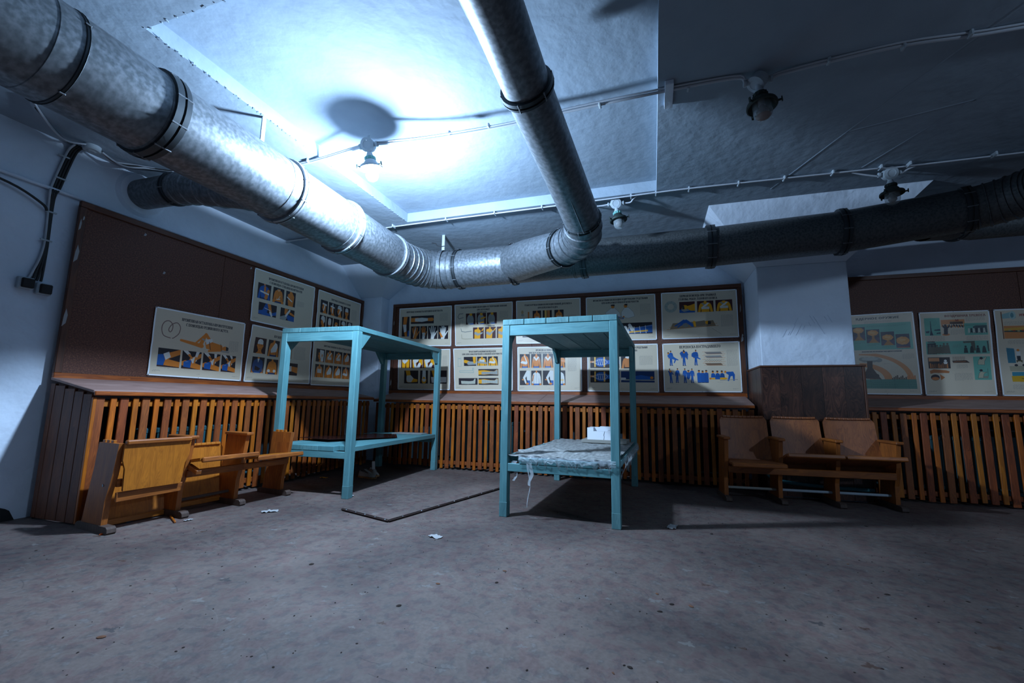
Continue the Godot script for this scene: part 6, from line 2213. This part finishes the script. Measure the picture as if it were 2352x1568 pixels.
			im.fill_rect(Rect2i(176, 78, 74, 18), Color8(84, 60, 50))
			for j in 26:
				var px := 128.0 + 5.1 * j
				var py := 96.0 + (j * 5) % 13
				shape([px, py, px + 5, py, px + 6, py + 16, px - 1, py + 16], Color8(40, 32, 38) if j % 3 else OCH)
			oval(150, 172, 22, 9, OCH)
			shape([138, 172, 140, 124, 134, 118, 148, 110, 160, 116, 174, 106, 176, 112, 162, 128, 160, 172], Color8(34, 32, 46))
			oval(149, 104, 7, 8, Color8(34, 32, 46))
			dashes(176, 138, 84, 7, 5.5)
			dashes(268, 42, 106, 8, 4.8)
			im.fill_rect(Rect2i(256, 92, 126, 88), SEA)
			shape([262, 106, 376, 102, 376, 104, 262, 108], Color8(60, 96, 92))
			shape([304, 166, 304, 118, 318, 110, 380, 110, 380, 164], Color8(58, 78, 80))
			for j in 7:
				var px := 276.0 + 14 * j
				shape([px, 130, px + 8, 128, px + 11, 170, px + 3, 158, px - 4, 172], Color8(30, 40, 50) if j % 2 else Color8(190, 196, 180))
			dashes(28, 184, 116, 9, 4.5)
			dashes(262, 188, 118, 7, 4.8)
			im.fill_rect(Rect2i(28, 222, 354, 96), SEA)
			text("УБЕЖИЩЕ", 60, 226, 8, INK, "Droid Sans", 700)
			shape([34, 316, 36, 236, 86, 234, 88, 316], Color8(36, 48, 54))
			for j in 6:
				var px := 46.0 + 20 * j
				var py := 254.0 - (12 if j > 3 else 0)
				oval(px + 6, py, 6, 7, Color8(96, 92, 76))
				shape([px - 4, py + 8, px + 14, py + 8, px + 20, 314, px + 2, 312, px - 8, 315], Color8(98, 94, 78))
			dashes(180, 250, 48, 5, 5.0)
			shape([240, 226, 306, 224, 308, 294, 286, 294, 284, 236, 242, 238], Color8(92, 92, 78))
			for j in 4:
				var px := 252.0 + 34 * j
				oval(px, 264 + 4 * (j % 2), 6, 7, Color8(44, 54, 54))
				shape([px - 8, 272, px + 8, 272, px + 12, 310, px - 12, 310], Color8(50, 60, 58))
			shape([372, 226, 378, 226, 380, 300, 374, 300], Color8(60, 60, 56))
			im.fill_rect(Rect2i(32, 340, 126, 82), Color8(44, 32, 32))
			im.fill_rect(Rect2i(36, 344, 62, 26), OCH.lightened(0.15))
			for j in 9:
				shape([40 + 12 * j, 384 + j % 3 * 6, 48 + 12 * j, 382 + j % 2 * 8, 50 + 12 * j, 418, 40 + 12 * j, 420], OCH.darkened(0.1 + 0.12 * (j % 4)))
			oval(132, 366, 8, 9, WH)
			shape([120, 374, 144, 374, 140, 390, 124, 390], WH)
			for j in 12:
				im.fill_rect(Rect2i(174 + 6 * j, 336, 2, 30), Color8(120, 96, 80))
			shape([170, 366, 250, 364, 268, 382, 174, 382], Color8(74, 54, 46))
			ln([178, 378, 200, 372, 226, 376, 246, 372], 2.5, OCH)
			dashes(192, 396, 64, 6, 4.8)
			im.fill_rect(Rect2i(288, 338, 92, 168), SEA)
			shape([312, 396, 316, 366, 326, 354, 342, 354, 356, 340, 362, 346, 350, 372, 348, 398], Color8(186, 180, 152), true)
			oval(333, 350, 9, 9, INK)
			shape([306, 494, 314, 458, 326, 444, 340, 452, 358, 450, 340, 462, 334, 494], Color8(186, 180, 152), true)
			oval(326, 438, 9, 8, INK)
			ln([362, 426, 362, 480], 2, Color8(90, 90, 80))
			shape([332, 480, 364, 478, 360, 496, 336, 496], Color8(140, 140, 124))
			shape([36, 440, 60, 428, 130, 436, 150, 444, 146, 456, 60, 454, 40, 462], OCH.darkened(0.12))
			oval(66, 488, 26, 22, Color8(50, 40, 48))
			oval(66, 496, 22, 12, OCH)
			shape([94, 464, 122, 488, 98, 508], OCH.darkened(0.1))
			dashes(176, 458, 100, 12, 4.6)
			dashes(304, 418, 66, 1)
		"R3":
			text("УГРОЗА РАДИОАКТИВНОГО", 254, 46, 17, Color8(150, 50, 46), "Droid Sans", 700, 0.74)
			text("ЗАРАЖЕНИЯ", 240, 70, 14, Color8(150, 50, 46), "Droid Sans", 700, 1.1)
			shape([36, 40, 86, 24, 100, 16, 116, 30, 118, 64, 104, 76, 88, 66, 38, 70], Color8(140, 178, 178))
			oval(100, 46, 18, 30, Color8(168, 196, 190))
			oval(98, 46, 9, 18, Color8(90, 140, 146))
			dashes(50, 92, 320, 5, 5.5)
			im.fill_rect(Rect2i(46, 122, 330, 92), OCH.lightened(0.05))
			shape([46, 140, 200, 128, 376, 136, 376, 150, 46, 156], Color8(214, 160, 62))
			shape([46, 158, 180, 152, 376, 160, 376, 176, 46, 166], Color8(56, 78, 70))
			for j in 12:
				im.fill_rect(Rect2i(70 + 24 * j, 150 + (j * 3) % 7, 14, 8), Color8(168, 66, 50) if j % 2 else Color8(176, 160, 120))
			im.fill_rect(Rect2i(38, 20, 6, 196), Color8(128, 84, 52))
			dashes(60, 226, 310, 6, 5.0)
			for j in 3:
				panel(48 + 112 * j, 280, 96, 108, PAPER.lightened(0.1), false)
				shape([0, 0, 0.42, 0.05, 0.44, 1, 0.02, 1], [Color8(54, 120, 140), Color8(170, 156, 120), Color8(90, 70, 90)][j])
				oval(0.62, 0.16, 0.08, 0.08, SK)
				shape([0.5, 0.24, 0.74, 0.24, 0.72, 0.56, 0.52, 0.56], [WH, Color8(196, 120, 130), WH][j])
				shape([0.52, 0.54, 0.72, 0.54, 0.72, 0.86, 0.53, 0.86], INK)
				shape([0.46, 0.82, 0.8, 0.82, 0.78, 1, 0.7, 0.9, 0.56, 0.9, 0.5, 1], Color8(96, 86, 52))
			whole()
			shape([54, 410, 370, 404, 376, 446, 56, 446], Color8(176, 168, 140))
			shape([200, 446, 290, 410, 376, 412, 376, 446], Color8(150, 140, 118))
			for j in 3:
				oval(90 + 40 * j, 404, 9, 8, INK)
			im.fill_rect(Rect2i(64, 452, 300, 30), Color8(60, 140, 160))
			shape([60, 480, 360, 474, 366, 524, 62, 520], Color8(214, 164, 30))
			ln([110, 496, 140, 508, 170, 498], 3, INK)
			shape([240, 452, 252, 452, 252, 500, 240, 500], SKY)
			dashes(60, 540, 300, 7, 5.0)
	marks(im.get_width(), im.get_height())
	return im

# sheet of paper through four measured corners (top left, top right, bottom right, bottom left), a little warped
func poster(id: String, label: String, tl: Vector3, tr: Vector3, br: Vector3, bl: Vector3, out: Vector3, group: String) -> void:
	var c := (tl + tr + br + bl) * 0.25
	var t := thing("poster", label, "poster", c, 0.0, group)
	var n := noise(400 + used["poster"], 1.0, 2)
	var st := mb()
	var gx := 14
	var gy := 10
	var at := func(i: int, j: int) -> Vector3:
		var u := float(i) / gx
		var v := float(j) / gy
		var p := tl.lerp(tr, u).lerp(bl.lerp(br, u), v) - c
		# loose between the pins, lifting at the edges
		var w := 0.004 + 0.004 * (n.get_noise_2d(u * 2.0, v * 2.0) + 0.6) + 0.006 * pow(absf(u - 0.5) * 2.0, 6.0) * (0.5 + n.get_noise_2d(v * 3.0, 5.0)) + 0.005 * pow(absf(v - 0.5) * 2.0, 6.0) * (0.5 + n.get_noise_2d(u * 3.0, 11.0))
		return p + out * w
	st.set_smooth_group(0)
	var st2 := SurfaceTool.new()
	st2.begin(Mesh.PRIMITIVE_TRIANGLES)
	st2.set_smooth_group(0)
	for j in gy:
		for i in gx:
			for v in [[i, j], [i + 1, j], [i + 1, j + 1], [i, j], [i + 1, j + 1], [i, j + 1]]:
				st2.set_uv(Vector2(float(v[0]) / gx, float(v[1]) / gy))
				st2.add_vertex(at.call(v[0], v[1]))
	st2.index()
	st2.generate_normals()
	var m := mat(Color.WHITE, 0.4)
	m.albedo_texture = ImageTexture.create_from_image(draw_poster(id))
	part("sheet", st2.commit(), m, t)
	var pm := box(Vector3(0.007, 0.007, 0.007), Vector3.ZERO, 0.002)
	for q in [tl, tr, br, bl]:
		part("pin", pm, M.dark, t, Transform3D(Basis.IDENTITY, (q - c) * Vector3(0.985, 0.985, 0.985) + out * 0.012))

func build_posters() -> void:
	var g := "first aid posters"
	var x := -4.2085
	var L := func(y: float, z: float) -> Vector3: return Vector3(x, y, z)
	var o := Vector3(1, 0, 0)
	poster("L1", "poster with a reclining man and a heart-shaped rubber tube, leftmost on the left board", L.call(1.662, -2.622), L.call(1.67, -3.524), L.call(1.042, -3.532), L.call(1.05, -2.622), o, g)
	poster("L2", "poster of blue-clad figures bending tied limbs, upper row of the left board", L.call(2.311, -3.571), L.call(2.32, -4.482), L.call(1.70, -4.482), L.call(1.708, -3.573), o, g)
	poster("L3", "poster of bandaged heads in the upper right corner of the left board", L.call(2.312, -4.547), L.call(2.31, -5.43), L.call(1.72, -5.43), L.call(1.72, -4.547), o, g)
	poster("L4", "poster of a capped face and sling-wrapped torsos behind the first bunk's left leg", L.call(1.674, -3.605), L.call(1.655, -4.495), L.call(1.053, -4.515), L.call(1.039, -3.564), o, g)
	poster("L5", "poster of crossed chest bandages at the lower right end of the left board", L.call(1.654, -4.533), L.call(1.655, -5.43), L.call(1.052, -5.43), L.call(1.042, -4.53), o, g)
	var z := -5.6485
	var B := func(a: float, y: float) -> Vector3: return Vector3(a, y, z)
	o = Vector3(0, 0, 1)
	poster("B1", "poster of bandaged forearm and hands, upper left of the back board", B.call(-3.652, 2.25), B.call(-2.773, 2.252), B.call(-2.764, 1.651), B.call(-3.639, 1.68), o, g)
	poster("B2", "poster of grey ladder splints and yellow arms, second in the upper back row", B.call(-2.732, 2.26), B.call(-1.839, 2.26), B.call(-1.835, 1.649), B.call(-2.7, 1.651), o, g)
	poster("B3", "poster of strapped chests and a thigh splint, upper row left of the second bunk's top", B.call(-1.791, 2.265), B.call(-0.892, 2.258), B.call(-0.887, 1.656), B.call(-1.776, 1.66), o, g)
	poster("B4", "poster of two white-coated kneeling helpers splinting a leg, upper back row", B.call(-0.822, 2.254), B.call(0.051, 2.255), B.call(0.058, 1.665), B.call(-0.819, 1.672), o, g)
	poster("B5", "poster of a ring cushion and a man on a stretcher, upper right of back board", B.call(0.12, 2.258), B.call(0.978, 2.253), B.call(0.979, 1.67), B.call(0.117, 1.668), o, g)
	poster("C1", "poster of bandaged feet and knees on dark red, lower left of the back board", B.call(-3.634, 1.618), B.call(-2.771, 1.613), B.call(-2.758, 1.021), B.call(-3.612, 1.025), o, g)
	poster("C2", "poster of splinted arms and legs seen between the bunks, lower back row", B.call(-2.729, 1.616), B.call(-1.835, 1.615), B.call(-1.818, 1.022), B.call(-2.685, 1.017), o, g)
	poster("C3", "poster of eight small torso panels with slings, behind the second bunk's left side", B.call(-1.761, 1.617), B.call(-0.882, 1.61), B.call(-0.877, 1.02), B.call(-1.748, 1.015), o, g)
	poster("C4", "poster of blue spine splints on dark panels, behind the second bunk's right legs", B.call(-0.809, 1.622), B.call(0.064, 1.617), B.call(0.065, 1.014), B.call(-0.807, 1.021), o, g)
	poster("C5", "poster of blue overalled people carrying the injured, lower right of the back board", B.call(0.116, 1.614), B.call(0.977, 1.623), B.call(0.98, 1.023), B.call(0.122, 1.02), o, g)
	g = "civil defence posters"
	poster("R1", "tall poster of four mushroom clouds, half hidden by the pillar panelling", B.call(2.07, 1.88), B.call(2.657, 1.897), B.call(2.657, 1.011), B.call(2.06, 1.015), o, g)
	poster("R2", "tall poster with a broadcasting tower and hurrying crowd, between the other two tall ones", B.call(2.702, 1.882), B.call(3.286, 1.881), B.call(3.262, 1.009), B.call(2.685, 1.006), o, g)
	poster("R3", "tall poster with a loudspeaker and red heading, rightmost on the wall", B.call(3.317, 1.884), B.call(3.9, 1.88), B.call(3.89, 1.009), B.call(3.3, 1.009), o, g)
